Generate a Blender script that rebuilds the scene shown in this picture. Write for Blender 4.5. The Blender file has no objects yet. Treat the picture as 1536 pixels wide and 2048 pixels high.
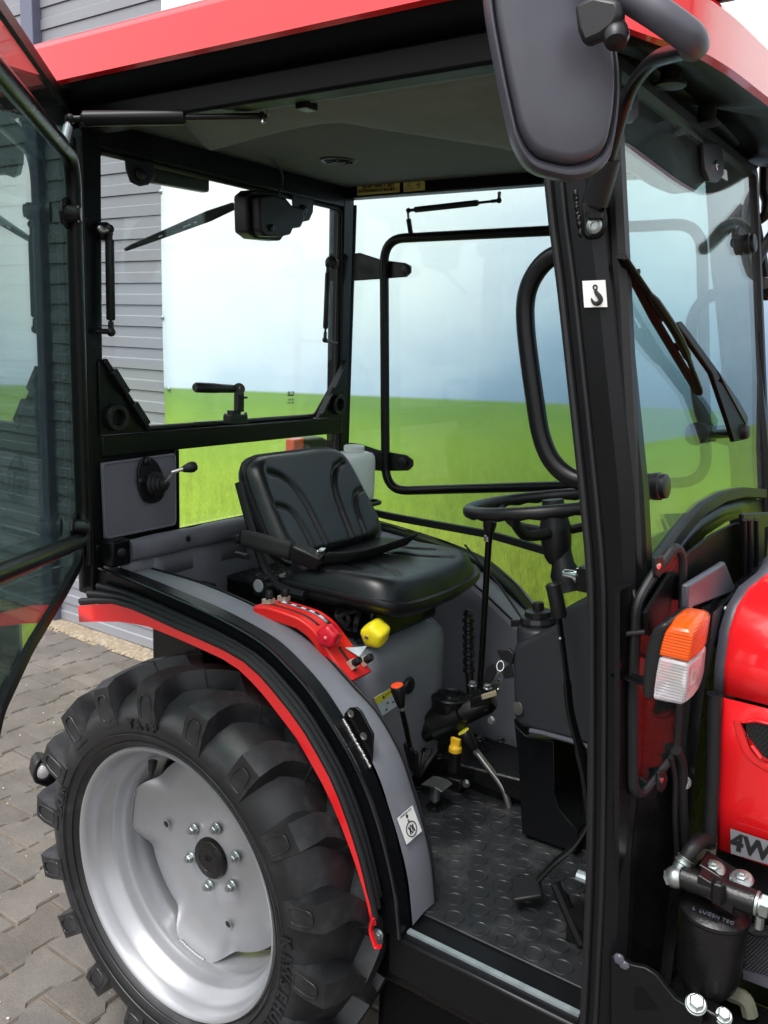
import bpy, bmesh, math, random
from mathutils import Vector, Matrix
import numpy as np
random.seed(7)
S = bpy.context.scene
COL = S.collection
R = math.radians
# ------------------------------------------------------------------ camera
FPX, CX, CY = 1740.0, 768.0, 1024.0          # focal length in photo pixels, photo centre
CAM = Vector((1.354, -1.816, 1.726))
YAW, PIT, ROL = R(-34.4342914), R(11.07001147), R(2.20584902)
cy, sy, cp, sp, cr, sr = math.cos(YAW), math.sin(YAW), math.cos(PIT), math.sin(PIT), math.cos(ROL), math.sin(ROL)
fw = Vector((sy*cp, cy*cp, -sp)); r0 = Vector((cy, -sy, 0)); u0 = r0.cross(fw)
RT = r0*cr + u0*sr; UP = u0*cr - r0*sr
cam = bpy.data.cameras.new('camera'); camo = bpy.data.objects.new('camera', cam); COL.objects.link(camo)
cam.sensor_fit = 'VERTICAL'; cam.sensor_height = 24; cam.lens = FPX/2048*24
cam.clip_start = .02; cam.clip_end = 2000
camo.matrix_world = Matrix(((RT.x, UP.x, -fw.x, CAM.x), (RT.y, UP.y, -fw.y, CAM.y), (RT.z, UP.z, -fw.z, CAM.z), (0, 0, 0, 1)))
S.camera = camo
cam.dof.use_dof = False
# ------------------------------------------------------------------ overcast daylight
W = bpy.data.worlds.new('World'); S.world = W; W.use_nodes = True
nt = W.node_tree; bg = nt.nodes['Background']
sky = nt.nodes.new('ShaderNodeTexSky'); sky.sky_type = 'NISHITA'; sky.sun_disc = False
SUN_EL, SUN_AZ = R(62), R(190)
sky.sun_elevation = SUN_EL; sky.sun_rotation = SUN_AZ; sky.air_density = 1.0; sky.dust_density = 4.0; sky.ozone_density = 1.0
hs = nt.nodes.new('ShaderNodeHueSaturation'); hs.inputs['Saturation'].default_value = .2; hs.inputs['Value'].default_value = 1.0
nt.links.new(sky.outputs[0], hs.inputs['Color']); nt.links.new(hs.outputs[0], bg.inputs[0]); bg.inputs[1].default_value = .15
sun = bpy.data.lights.new('sun', 'SUN'); suno = bpy.data.objects.new('sun', sun); COL.objects.link(suno)
sun.energy = .8; sun.angle = R(25); sun.color = (1, .97, .93)
sd = Vector((math.sin(SUN_AZ)*math.cos(SUN_EL), math.cos(SUN_AZ)*math.cos(SUN_EL), math.sin(SUN_EL)))
suno.rotation_euler = sd.to_track_quat('Z', 'Y').to_euler(); suno.location = (0, -6, 8)
S.view_settings.view_transform = 'Standard'; S.view_settings.look = 'None'
S.view_settings.exposure = 1.1; S.view_settings.gamma = 1; S.view_settings.use_curve_mapping = False
S.render.engine = 'CYCLES'
S.cycles.max_bounces = 10; S.cycles.transparent_max_bounces = 24; S.cycles.glossy_bounces = 5

# ------------------------------------------------------------------ helpers
def V(*a): return Vector(a[0]) if len(a) == 1 else Vector(a)
def ray(x, y): return (fw + RT*((x-CX)/FPX) - UP*((y-CY)/FPX))
def p(x, y, X=None, Y=None, Z=None, pl=None):
    """photo pixel -> the point of a real plane of the tractor it shows"""
    d = ray(x, y)
    if pl: n, o = V(pl[0]), V(pl[1]); return CAM + d*((o-CAM).dot(n)/d.dot(n))
    if X is not None: t = (X-CAM.x)/d.x
    elif Y is not None: t = (Y-CAM.y)/d.y
    else: t = (Z-CAM.z)/d.z
    return CAM + d*t
def pts(l, **k): return [p(x, y, **k) for x, y in l]
def smoothpath(P, n=8, closed=False):
    """Catmull-Rom through the points"""
    P = [V(q) for q in P]; out = []; m = len(P)
    rng = range(m if closed else m-1)
    for i in rng:
        if closed: a, b, c, d = P[i-1], P[i], P[(i+1) % m], P[(i+2) % m]
        else: a, b, c, d = P[max(i-1, 0)], P[i], P[i+1], P[min(i+2, m-1)]
        for k in range(n):
            t = k/n
            out.append(.5*((2*b)+(c-a)*t+(2*a-5*b+4*c-d)*t*t+(-a+3*b-3*c+d)*t**3))
    if not closed: out.append(P[-1])
    return out
def fillet(P, r, n=6, closed=False):
    P = [V(q) for q in P]; out = []; m = len(P)
    for i in range(m):
        if not closed and i in (0, m-1): out.append(P[i]); continue
        a, b, c = P[i-1], P[i], P[(i+1) % m]
        u = (a-b); w = (c-b); rr = min(r if not isinstance(r, (list, tuple)) else r[i], u.length*.49, w.length*.49)
        s, e = b+u.normalized()*rr, b+w.normalized()*rr
        for k in range(n+1):
            t = k/n; out.append(s*(1-t)**2+b*2*t*(1-t)+e*t*t)
    return out
class MB:
    def __init__(s): s.v = []; s.f = []
    def add(s, vs, fs):
        o = len(s.v); s.v += [tuple(q) for q in vs]; s.f += [tuple(i+o for i in f) for f in fs]; return s
    def box(s, lo, hi):
        x0, y0, z0 = lo; x1, y1, z1 = hi
        return s.hexa([(x0,y0,z0),(x1,y0,z0),(x1,y1,z0),(x0,y1,z0)], [(x0,y0,z1),(x1,y0,z1),(x1,y1,z1),(x0,y1,z1)])
    def hexa(s, b, t):
        return s.add(list(b)+list(t), [(3,2,1,0),(4,5,6,7),(0,1,5,4),(1,2,6,5),(2,3,7,6),(3,0,4,7)])
    def obox(s, c, ax, ay, az):
        c, ax, ay, az = V(c), V(ax), V(ay), V(az)
        return s.hexa([c-ax-ay-az, c+ax-ay-az, c+ax+ay-az, c-ax+ay-az], [c-ax-ay+az, c+ax-ay+az, c+ax+ay+az, c-ax+ay+az])
    def prism(s, poly, vec):
        poly = [V(q) for q in poly]; n = len(poly); vec = V(vec)
        vs = poly+[q+vec for q in poly]
        return s.add(vs, [tuple(range(n))[::-1], tuple(range(n, 2*n))]+[(i, (i+1) % n, n+(i+1) % n, n+i) for i in range(n)])
    def loft(s, rings, closed=True, caps=True):
        n = len(rings[0]); vs = [q for r in rings for q in r]; fs = []
        for k in range(len(rings)-1):
            for i in range(n if closed else n-1):
                j = (i+1) % n; fs.append((k*n+i, k*n+j, (k+1)*n+j, (k+1)*n+i))
        if caps and closed:
            fs.append(tuple(range(n))[::-1]); fs.append(tuple((len(rings)-1)*n+i for i in range(n)))
        return s.add(vs, fs)
    def ringloop(s, rings):       # torus-like: rings closed on themselves and between first and last
        n = len(rings[0]); m = len(rings); vs = [q for r in rings for q in r]
        return s.add(vs, [(k*n+i, k*n+(i+1) % n, ((k+1) % m)*n+(i+1) % n, ((k+1) % m)*n+i) for k in range(m) for i in range(n)])
    def tube(s, P, r, n=10, closed=False, flat=1.0, ref=None):
        P = [V(q) for q in P]; m = len(P); rings = []; prev = None
        for i in range(m):
            if closed: t = P[(i+1) % m]-P[i-1]
            else: t = P[min(i+1, m-1)]-P[max(i-1, 0)]
            t.normalize()
            if ref is not None: nn = V(ref)-t*V(ref).dot(t)
            elif prev is None:
                nn = Vector((0, 0, 1)) if abs(t.z) < .9 else Vector((1, 0, 0)); nn = nn-t*nn.dot(t)
            else: nn = prev-t*prev.dot(t)
            nn.normalize(); prev = nn; b = t.cross(nn)
            rr = r[i] if isinstance(r, (list, tuple)) else r
            rings.append([P[i]+(nn*math.cos(a)*flat+b*math.sin(a))*rr for a in [2*math.pi*k/n for k in range(n)]])
        if closed: return s.ringloop(rings)
        return s.loft(rings)
    def sweep(s, P, sec, up, closed=False, caps=True):
        """sec: list of (side, up) offsets; up: fixed vector"""
        P = [V(q) for q in P]; m = len(P); up = V(up); rings = []
        for i in range(m):
            t = (P[(i+1) % m]-P[i-1]) if closed else P[min(i+1, m-1)]-P[max(i-1, 0)]
            t.normalize(); uu = (up-t*up.dot(t)).normalized(); b = t.cross(uu)
            rings.append([P[i]+b*a+uu*c for a, c in sec])
        if closed: return s.ringloop(rings)
        return s.loft(rings, True, caps)
    def lathe(s, prof, o, ax, n=32, ref=None, caps=True, a0=0, a1=2*math.pi):
        o, ax = V(o), V(ax).normalized()
        e = V(ref) if ref else (Vector((0, 0, 1)) if abs(ax.z) < .9 else Vector((1, 0, 0)))
        e = (e-ax*e.dot(ax)).normalized(); b = ax.cross(e)
        rings = [[o+ax*h+(e*math.cos(2*math.pi*k/n)+b*math.sin(2*math.pi*k/n))*max(r, 1e-5) for k in range(n)] for r, h in prof]
        return s.loft(rings, True, caps)
    def cyl(s, a, b, r, n=16, r2=None):
        a, b = V(a), V(b); d = b-a
        return s.lathe([(r, 0), (r if r2 is None else r2, d.length)], a, d, n)
    def hexbolt(s, o, ax, r=.011, h=.008, flange=None):
        o, ax = V(o), V(ax).normalized()
        fl = flange or r*1.35
        s.lathe([(fl, 0), (fl, h*.25), (fl*.92, h*.35)], o, ax, 20)
        return s.lathe([(r, h*.3), (r, h), (r*.8, h*1.15)], o, ax, 6)
    def ball(s, c, r, n=14, sz=(1, 1, 1)):
        c = V(c); rings = []
        for i in range(n//2+1):
            t = math.pi*i/(n//2); rr = max(math.sin(t), 1e-4)
            rings.append([c+Vector((rr*math.cos(2*math.pi*k/n)*r*sz[0], rr*math.sin(2*math.pi*k/n)*r*sz[1], math.cos(t)*r*sz[2])) for k in range(n)])
        return s.loft(rings)
    def grid(s, rows):
        n = len(rows[0]); vs = [q for r in rows for q in r]
        return s.add(vs, [(k*n+i, k*n+i+1, (k+1)*n+i+1, (k+1)*n+i) for k in range(len(rows)-1) for i in range(n-1)])
    def mesh(s, name, m, ang=35):
        me = bpy.data.meshes.new(name); me.from_pydata(s.v, [], s.f); me.validate()
        bm = bmesh.new(); bm.from_mesh(me); bmesh.ops.recalc_face_normals(bm, faces=bm.faces); bm.to_mesh(me); bm.free()
        me.materials.append(m)
        me.polygons.foreach_set('use_smooth', [True]*len(me.polygons)); me.set_sharp_from_angle(angle=R(ang))
        return me
def part(name, mb, m, parent=None, bev=0, sub=0, solid=0, label=None, ang=35, seg=2):
    me = mb.mesh(name, m, ang); o = bpy.data.objects.new(name, me); COL.objects.link(o)
    if parent: o.parent = parent
    if solid: md = o.modifiers.new('solid', 'SOLIDIFY'); md.thickness = solid; md.offset = 0
    if bev:
        md = o.modifiers.new('bevel', 'BEVEL'); md.width = bev; md.segments = seg; md.limit_method = 'ANGLE'; md.angle_limit = R(38)
    if sub: md = o.modifiers.new('sub', 'SUBSURF'); md.levels = sub; md.render_levels = sub
    if label: o['label'] = label
    return o
def copy(o, parent, mw=None, **k):
    c = o.copy(); COL.objects.link(c); c.parent = parent
    if mw is not None: c.matrix_local = mw
    return c
def empty(name, label=None, cat=None, loc=(0, 0, 0), kind=None):
    o = bpy.data.objects.new(name, None); COL.objects.link(o); o.location = loc; o.empty_display_size = .1
    if label: o['label'] = label
    if cat: o['category'] = cat
    if kind: o['kind'] = kind
    return o
def text(name, body, size, m, o, xd, yd, parent, ext=.0006, align='CENTER', bold=0, spacing=1.0):
    cu = bpy.data.curves.new(name, 'FONT'); cu.body = body; cu.size = size; cu.extrude = ext; cu.align_x = align; cu.align_y = 'CENTER'
    cu.offset = bold; cu.resolution_u = 3; cu.space_character = spacing
    t = bpy.data.objects.new(name, cu); COL.objects.link(t)
    bpy.context.view_layer.update()
    me = bpy.data.meshes.new_from_object(t.evaluated_get(bpy.context.evaluated_depsgraph_get()))
    bpy.data.objects.remove(t); bpy.data.curves.remove(cu)
    me.materials.clear(); me.materials.append(m); me.name = name
    ob = bpy.data.objects.new(name, me); COL.objects.link(ob)
    x = V(xd).normalized(); z = x.cross(V(yd)).normalized(); y = z.cross(x); o = V(o)
    M = Matrix(((x.x, y.x, z.x, o.x), (x.y, y.y, z.y, o.y), (x.z, y.z, z.z, o.z), (0, 0, 0, 1)))
    me.transform(M); ob.parent = parent
    return ob
# ------------------------------------------------------------------ materials
def mat(name, col, rough=.5, metal=0, coat=0, bump=None, var=None, rvar=None, spec=.5, sss=0, coord='Object', trans=0, dust=None):
    m = bpy.data.materials.new(name); m.use_nodes = True; n = m.node_tree.nodes; l = m.node_tree.links
    b = n['Principled BSDF']; b.inputs['Base Color'].default_value = (*col, 1); b.inputs['Roughness'].default_value = rough
    b.inputs['Metallic'].default_value = metal; b.inputs['Coat Weight'].default_value = coat; b.inputs['Coat Roughness'].default_value = .05
    b.inputs['Specular IOR Level'].default_value = spec
    if trans: b.inputs['Transmission Weight'].default_value = trans
    if sss: b.inputs['Subsurface Weight'].default_value = sss; b.inputs['Subsurface Radius'].default_value = (.02, .02, .02)
    tc = n.new('ShaderNodeTexCoord')
    def noise(sc, det=5, ro=.6):
        t = n.new('ShaderNodeTexNoise'); t.inputs['Scale'].default_value = sc; t.inputs['Detail'].default_value = det; t.inputs['Roughness'].default_value = ro
        l.new(tc.outputs[coord], t.inputs['Vector']); return t
    src = None
    if var:
        sc, col2, lo, hi = var
        t = noise(sc); mr = n.new('ShaderNodeMapRange'); mr.inputs[1].default_value = lo; mr.inputs[2].default_value = hi
        l.new(t.outputs[0], mr.inputs[0]); mx = n.new('ShaderNodeMix'); mx.data_type = 'RGBA'
        mx.inputs[6].default_value = (*col, 1); mx.inputs[7].default_value = (*col2, 1); l.new(mr.outputs[0], mx.inputs[0]); src = mx.outputs[2]
    if dust:
        sc, col2, lo, hi = dust
        t = noise(sc, 8, .7); mr = n.new('ShaderNodeMapRange'); mr.inputs[1].default_value = lo; mr.inputs[2].default_value = hi
        l.new(t.outputs[0], mr.inputs[0]); mx = n.new('ShaderNodeMix'); mx.data_type = 'RGBA'
        if src: l.new(src, mx.inputs[6])
        else: mx.inputs[6].default_value = (*col, 1)
        mx.inputs[7].default_value = (*col2, 1); l.new(mr.outputs[0], mx.inputs[0]); src = mx.outputs[2]
    if src: l.new(src, b.inputs['Base Color'])
    if rvar:
        t = noise(rvar[0]); mr = n.new('ShaderNodeMapRange'); mr.inputs[1].default_value = .3; mr.inputs[2].default_value = .7
        mr.inputs[3].default_value = rough-rvar[1]; mr.inputs[4].default_value = rough+rvar[1]; l.new(t.outputs[0], mr.inputs[0]); l.new(mr.outputs[0], b.inputs['Roughness'])
    if bump:
        t = noise(bump[0], 4); bp = n.new('ShaderNodeBump'); bp.inputs['Strength'].default_value = bump[1]; bp.inputs['Distance'].default_value = bump[2] if len(bump) > 2 else .002
        l.new(t.outputs[0], bp.inputs['Height']); l.new(bp.outputs[0], b.inputs['Normal'])
    return m
def glass(name, tint, f=1.0, ior=1.5, film=0):
    m = bpy.data.materials.new(name); m.use_nodes = True; n = m.node_tree.nodes; l = m.node_tree.links
    n.remove(n['Principled BSDF']); o = n['Material Output']
    tr = n.new('ShaderNodeBsdfTransparent'); tr.inputs[0].default_value = (*tint, 1)
    gl = n.new('ShaderNodeBsdfGlossy'); gl.inputs['Roughness'].default_value = .003; gl.inputs[0].default_value = (.95, 1, .98, 1)
    fr = n.new('ShaderNodeFresnel'); ge = n.new('ShaderNodeNewGeometry'); mm = n.new('ShaderNodeMix'); mm.inputs[2].default_value = ior; mm.inputs[3].default_value = 1/ior
    l.new(ge.outputs['Backfacing'], mm.inputs[0]); l.new(mm.outputs[0], fr.inputs[0])     # the same reflectance from inside the pane
    mx = n.new('ShaderNodeMixShader'); l.new(fr.outputs[0], mx.inputs[0]); l.new(tr.outputs[0], mx.inputs[1]); l.new(gl.outputs[0], mx.inputs[2])
    out = mx.outputs[0]
    if film:      # thin film of dust and wiped smears
        tc = n.new('ShaderNodeTexCoord'); tn = n.new('ShaderNodeTexNoise'); tn.inputs['Scale'].default_value = 5; tn.inputs['Detail'].default_value = 9; tn.inputs['Roughness'].default_value = .72; tn.inputs['Distortion'].default_value = 1.2
        l.new(tc.outputs['Object'], tn.inputs['Vector']); mr = n.new('ShaderNodeMapRange'); mr.inputs[1].default_value = .38; mr.inputs[2].default_value = .75; mr.inputs[3].default_value = film*.25; mr.inputs[4].default_value = film*1.6; l.new(tn.outputs[0], mr.inputs[0])
        df = n.new('ShaderNodeBsdfDiffuse'); df.inputs[0].default_value = (.7, .74, .74, 1); m2 = n.new('ShaderNodeMixShader'); l.new(mr.outputs[0], m2.inputs[0]); l.new(out, m2.inputs[1]); l.new(df.outputs[0], m2.inputs[2]); out = m2.outputs[0]
    l.new(out, o.inputs[0]); return m
BLACK = mat('black_powder_coat', (.0042, .0045, .0055), .32, spec=.26, bump=(900, .08, .0005), rvar=(6, .06))
DBLACK = mat('black_enamel', (.0035, .0035, .004), .28, spec=.36, bump=(300, .05, .0005), rvar=(8, .08))
PLASTIC = mat('black_plastic', (.008, .008, .0095), .4, spec=.4, bump=(1500, .12, .0004), rvar=(12, .06))
MIRP = mat('mirror_plastic', (.062, .062, .08), .4, bump=(1200, .15, .0004), var=(9, (.078, .078, .098), .4, .75))
RUB = mat('rubber_seal', (.008, .008, .0095), .5, spec=.4, bump=(700, .3, .0006))
RED = mat('red_paint', (.72, .010, .014), .22, coat=.6, bump=(60, .015, .0005))
REDP = mat('red_plastic', (.74, .012, .010), .36, bump=(500, .05, .0004), var=(20, (.62, .015, .012), .45, .8))
VINYL = mat('grey_leatherette', (.20, .205, .235), .5, bump=(700, .35, .0010), dust=(11, (.13, .13, .145), .60, .85), var=(4, (.165, .17, .20), .35, .7))
VINYLD = mat('grey_leatherette_panel', (.16, .16, .19), .5, bump=(800, .25, .0008), var=(6, (.13, .13, .155), .35, .7))
SEATM = mat('black_seat_vinyl', (.0065, .0073, .009), .34, spec=.42, bump=(700, .2, .0006), rvar=(9, .06))
HEAD2 = mat('headliner_flap_fabric', (.20, .21, .20), .9, bump=(400, .3, .001), var=(5, (.15, .16, .15), .35, .7))
HEAD = mat('headliner_fabric', (.10, .105, .104), .9, bump=(400, .3, .001), var=(5, (.11, .115, .11), .35, .7))
TYRE = mat('tyre_rubber', (.0095, .0100, .0115), .43, bump=(260, .12, .0006), dust=(9, (.050, .051, .058), .52, .82), rvar=(7, .12))
RIM = mat('silver_rim_paint', (.375, .382, .40), .33, metal=.55, bump=(40, .02, .0008), dust=(14, (.22, .21, .20), .66, .8), var=(6, (.335, .34, .36), .4, .7))
BEADM = mat('edge_highlight_gloss', (.006, .0065, .008), .16, spec=1.0)  # extra gloss to draw the highlight along the arch rail edge
RAILB = mat('matt_black_paint', (.0035, .0035, .004), .45, spec=.14)
SHRM = mat('dark_moulded_plastic', (.020, .0225, .027), .42, bump=(1300, .15, .0004), var=(6, (.016, .018, .021), .4, .7))
ZINC = mat('zinc_plating', (.36, .40, .40), .34, metal=.9, bump=(200, .1, .0005), var=(40, (.38, .42, .40), .4, .7))
CHROME = mat('chrome', (.75, .76, .78), .12, metal=1)
STEEL = mat('bare_steel', (.5, .48, .47), .3, metal=.9, var=(60, (.35, .33, .32), .4, .7))
CAST = mat('black_cast_iron', (.005, .005, .0055), .33, spec=.45, bump=(160, .5, .0015), rvar=(20, .12), dust=(30, (.06, .05, .04), .66, .9))
MATM = mat('rubber_floor_mat', (.011, .012, .014), .46, bump=(300, .3, .0008), dust=(7, (.07, .072, .074), .50, .78), rvar=(9, .16))
YEL = mat('yellow_plastic', (.85, .72, .02), .38, bump=(300, .04, .0004))
YELD = mat('amber_plastic', (.70, .42, .02), .4)
ORG = mat('orange_knob_insert', (.75, .08, .02), .4)
TANK = mat('white_polyethylene', (.72, .76, .74), .45, sss=.25)
WHITE = mat('white_vinyl', (.82, .82, .80), .5)
WHITEB = mat('white_pad_print', (.6, .66, .72), .5)
INK = mat('black_ink', (.01, .01, .01), .5)
YLAB = mat('yellow_label', (.62, .52, .14), .45)
YLAB2 = mat('bright_yellow_label', (.80, .75, .05), .45)
SILV = mat('silver_decal', (.22, .23, .25), .4, metal=.3)
WEB = mat('seat_belt_webbing', (.013, .013, .014), .75, bump=(600, .5, .001))
GALV = mat('galvanised_strip', (.38, .44, .46), .4, metal=.5, var=(30, (.26, .30, .32), .4, .7))
GREENG = mat('green_tinted_seal', (.20, .30, .25), .35)
GLASS = glass('tinted_glass', (.93, .96, .95), ior=1.5, film=.012)
GLASSD = glass('darkened_door_glass', (.44, .54, .51), ior=1.85, film=.012)  # darker copy of the side glass, shade put into its tint
GLASSF = glass('side_glass', (.86, .915, .91), ior=1.5, film=.015)
GLASSW = glass('windscreen_glass', (.82, .91, .89), ior=1.6, film=.030)
def lens(name, col, trans=.75, rough=.18):
    m = mat(name, col, rough, trans=trans); n = m.node_tree.nodes; l = m.node_tree.links
    tc = n.new('ShaderNodeTexCoord'); wv = n.new('ShaderNodeTexWave'); wv.bands_direction = 'Z'; wv.inputs['Scale'].default_value = 70
    bp = n.new('ShaderNodeBump'); bp.inputs['Strength'].default_value = .35; bp.inputs['Distance'].default_value = .001
    l.new(tc.outputs['Object'], wv.inputs['Vector']); l.new(wv.outputs[0], bp.inputs['Height']); l.new(bp.outputs[0], n['Principled BSDF'].inputs['Normal']); return m
LORG = lens('amber_lens', (.88, .11, .008), .30)
LCLR = lens('clear_lens', (.92, .90, .93), .72)
REFL = mat('lamp_reflector', (.7, .7, .72), .2, metal=.8)
# ================================================================== SETTING
# pavement ---------------------------------------------------------
pav = MB(); pav.box((-60, -60, -.5), (60, 60, -.007))
SAND = mat('joint_sand', (.16, .125, .09), .95, bump=(80, .6, .003), var=(12, (.09, .075, .06), .4, .7))
pavement = part('pavement', pav, SAND); pavement['kind'] = 'structure'
def paver_mat():
    m = bpy.data.materials.new('concrete_paver'); m.use_nodes = True; n = m.node_tree.nodes; l = m.node_tree.links; b = n['Principled BSDF']
    oi = n.new('ShaderNodeObjectInfo'); ra = n.new('ShaderNodeValToRGB'); e = ra.color_ramp.elements
    e[0].position = 0; e[0].color = (.112, .098, .087, 1); e[1].position = 1; e[1].color = (.155, .138, .125, 1)
    e2 = ra.color_ramp.elements.new(.5); e2.color = (.133, .120, .110, 1)
    geo = n.new('ShaderNodeNewGeometry')
    t = n.new('ShaderNodeTexNoise'); t.inputs['Scale'].default_value = 5; t.inputs['Detail'].default_value = 8; t.inputs['Roughness'].default_value = .7
    l.new(geo.outputs['Position'], t.inputs['Vector'])
    mr = n.new('ShaderNodeMapRange'); mr.inputs[1].default_value = .3; mr.inputs[2].default_value = .75; mr.inputs[3].default_value = .68; mr.inputs[4].default_value = 1.15
    l.new(t.outputs[0], mr.inputs[0])
    mx = n.new('ShaderNodeMix'); mx.data_type = 'RGBA'; mx.blend_type = 'MULTIPLY'; mx.inputs[0].default_value = 1
    l.new(oi.outputs['Random'], ra.inputs[0]); l.new(ra.outputs[0], mx.inputs[6]); l.new(mr.outputs[0], mx.inputs[7])
    # sandy dust patches
    t3 = n.new('ShaderNodeTexNoise'); t3.inputs['Scale'].default_value = 2.2; t3.inputs['Detail'].default_value = 9; t3.inputs['Roughness'].default_value = .75
    l.new(geo.outputs['Position'], t3.inputs['Vector'])
    m3 = n.new('ShaderNodeMapRange'); m3.inputs[1].default_value = .52; m3.inputs[2].default_value = .8; m3.inputs[4].default_value = .7; l.new(t3.outputs[0], m3.inputs[0])
    mx2 = n.new('ShaderNodeMix'); mx2.data_type = 'RGBA'; l.new(m3.outputs[0], mx2.inputs[0]); l.new(mx.outputs[2], mx2.inputs[6]); mx2.inputs[7].default_value = (.25, .21, .165, 1)
    t4 = n.new('ShaderNodeTexNoise'); t4.inputs['Scale'].default_value = 260; t4.inputs['Detail'].default_value = 2; l.new(geo.outputs['Position'], t4.inputs['Vector'])
    m4 = n.new('ShaderNodeMapRange'); m4.inputs[1].default_value = .3; m4.inputs[2].default_value = .7; m4.inputs[3].default_value = .8; m4.inputs[4].default_value = 1.2; l.new(t4.outputs[0], m4.inputs[0])
    mx5 = n.new('ShaderNodeMix'); mx5.data_type = 'RGBA'; mx5.blend_type = 'MULTIPLY'; mx5.inputs[0].default_value = 1; l.new(mx2.outputs[2], mx5.inputs[6]); l.new(m4.outputs[0], mx5.inputs[7])
    l.new(mx5.outputs[2], b.inputs['Base Color']); b.inputs['Roughness'].default_value = .85
    bp = n.new('ShaderNodeBump'); bp.inputs['Strength'].default_value = .5; bp.inputs['Distance'].default_value = .002; l.new(t4.outputs[0], bp.inputs['Height']); l.new(bp.outputs[0], b.inputs['Normal'])
    return m
PAV = paver_mat()
PW, PL = .163, .249
def paver_outline(g, dz):
    hl = PL/2-g; d = .0135; a = .028; bb = .045
    ys = [-hl, -bb-a/2, -bb+a/2-.006, bb-a/2+.006, bb+a/2, hl]
    xs = [PW/2+d-g, PW/2+d-g, PW/2-d-g, PW/2-d-g, PW/2+d-g, PW/2+d-g]
    right = list(zip(xs, ys)); left = [(-x, y) for x, y in right[::-1]]
    return [(x, y, dz) for x, y in right+left]
pm = MB(); pm.loft([paver_outline(.0035, -.05), paver_outline(.0035, -.006), paver_outline(.0085, 0)])
paver_me = pm.mesh('paver', PAV, 20)
def in_view(w):
    d = w-CAM; zc = d.dot(fw)
    if zc < .1: return None
    return CX+FPX*d.dot(RT)/zc, CY-FPX*d.dot(UP)/zc
cells = []
for i in range(-26, 42):
    x = -2.347+PW*i
    for j in range(-22, 12):
        y = .597+(-.1245 if i % 2 else 0)+PL*(j+.5)
        if y > 1.215: continue
        q = in_view(Vector((x, y, 0)))
        vis = q is not None and -130 < q[0] < 560 and 1200 < q[1] < 2200
        rank = 0 if vis else (1 if q is not None and 0 < q[0] < 1536 and 1200 < q[1] < 2120 else 2)
        cells.append((rank, (Vector((x, y, 0))-CAM).length, x, y))
cells.sort(); far = MB(); nshown = 0
for hid, dist, x, y in cells:
    rz = random.uniform(-.012, .012); tx, ty = random.uniform(-.012, .012), random.uniform(-.012, .012); z = random.uniform(-.002, .0015)
    M = Matrix.Translation((x, y, z)) @ Matrix.Rotation(rz, 4, 'Z') @ Matrix.Rotation(tx, 4, 'X') @ Matrix.Rotation(ty, 4, 'Y')
    if hid < 2 and nshown < 300:
        o = bpy.data.objects.new('paver', paver_me); COL.objects.link(o); o.parent = pavement; o.matrix_local = M; nshown += 1
    else:
        far.add([M @ v.co for v in paver_me.vertices], [tuple(f.vertices) for f in paver_me.polygons])
fo = part('pavers', far, PAV, pavement, ang=20); fo['kind'] = 'stuff'
# wall ---------------------------------------------------------------
WY = 1.236
WALLM = mat('grey_wall_panel', (.25, .257, .285), .42, var=(1.5, (.23, .237, .265), .35, .7), rvar=(4, .05))
wall = empty('building_wall', 'grey ribbed sheet metal building wall behind the tractor', 'wall', (0, WY, 0))
bh = .1085; bmb = MB()
prof = [(.03, 0), (-.0105, .001), (-.0105, .050), (-.003, .0555), (-.003, bh-.003), (.03, bh-.003)]
bmb.loft([[(-7, y, z) for y, z in prof], [(6, y, z) for y, z in prof]])
bme = bmb.mesh('wall_panel', WALLM, 15)
for k in range(48):
    o = bpy.data.objects.new('wall_panel', bme); COL.objects.link(o); o.parent = wall; o.location = (0, random.uniform(-.0006, .0006), .02+bh*k)
bk = MB(); bk.box((-7, .03, 0), (6, .2, .02+bh*48)); part('wall_backing', bk, WALLM, wall)
POSTM = mat('blue_grey_trim', (.12, .13, .19), .4)
tr = MB(); tr.box((-3.16, 1.175, .0), (-3.055, WY+.02, 5.2))
t = part('corner_trim', tr, POSTM, wall, bev=.006); t.matrix_parent_inverse = wall.matrix_world.inverted() if False else Matrix.Translation((0, -WY, 0))
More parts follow.
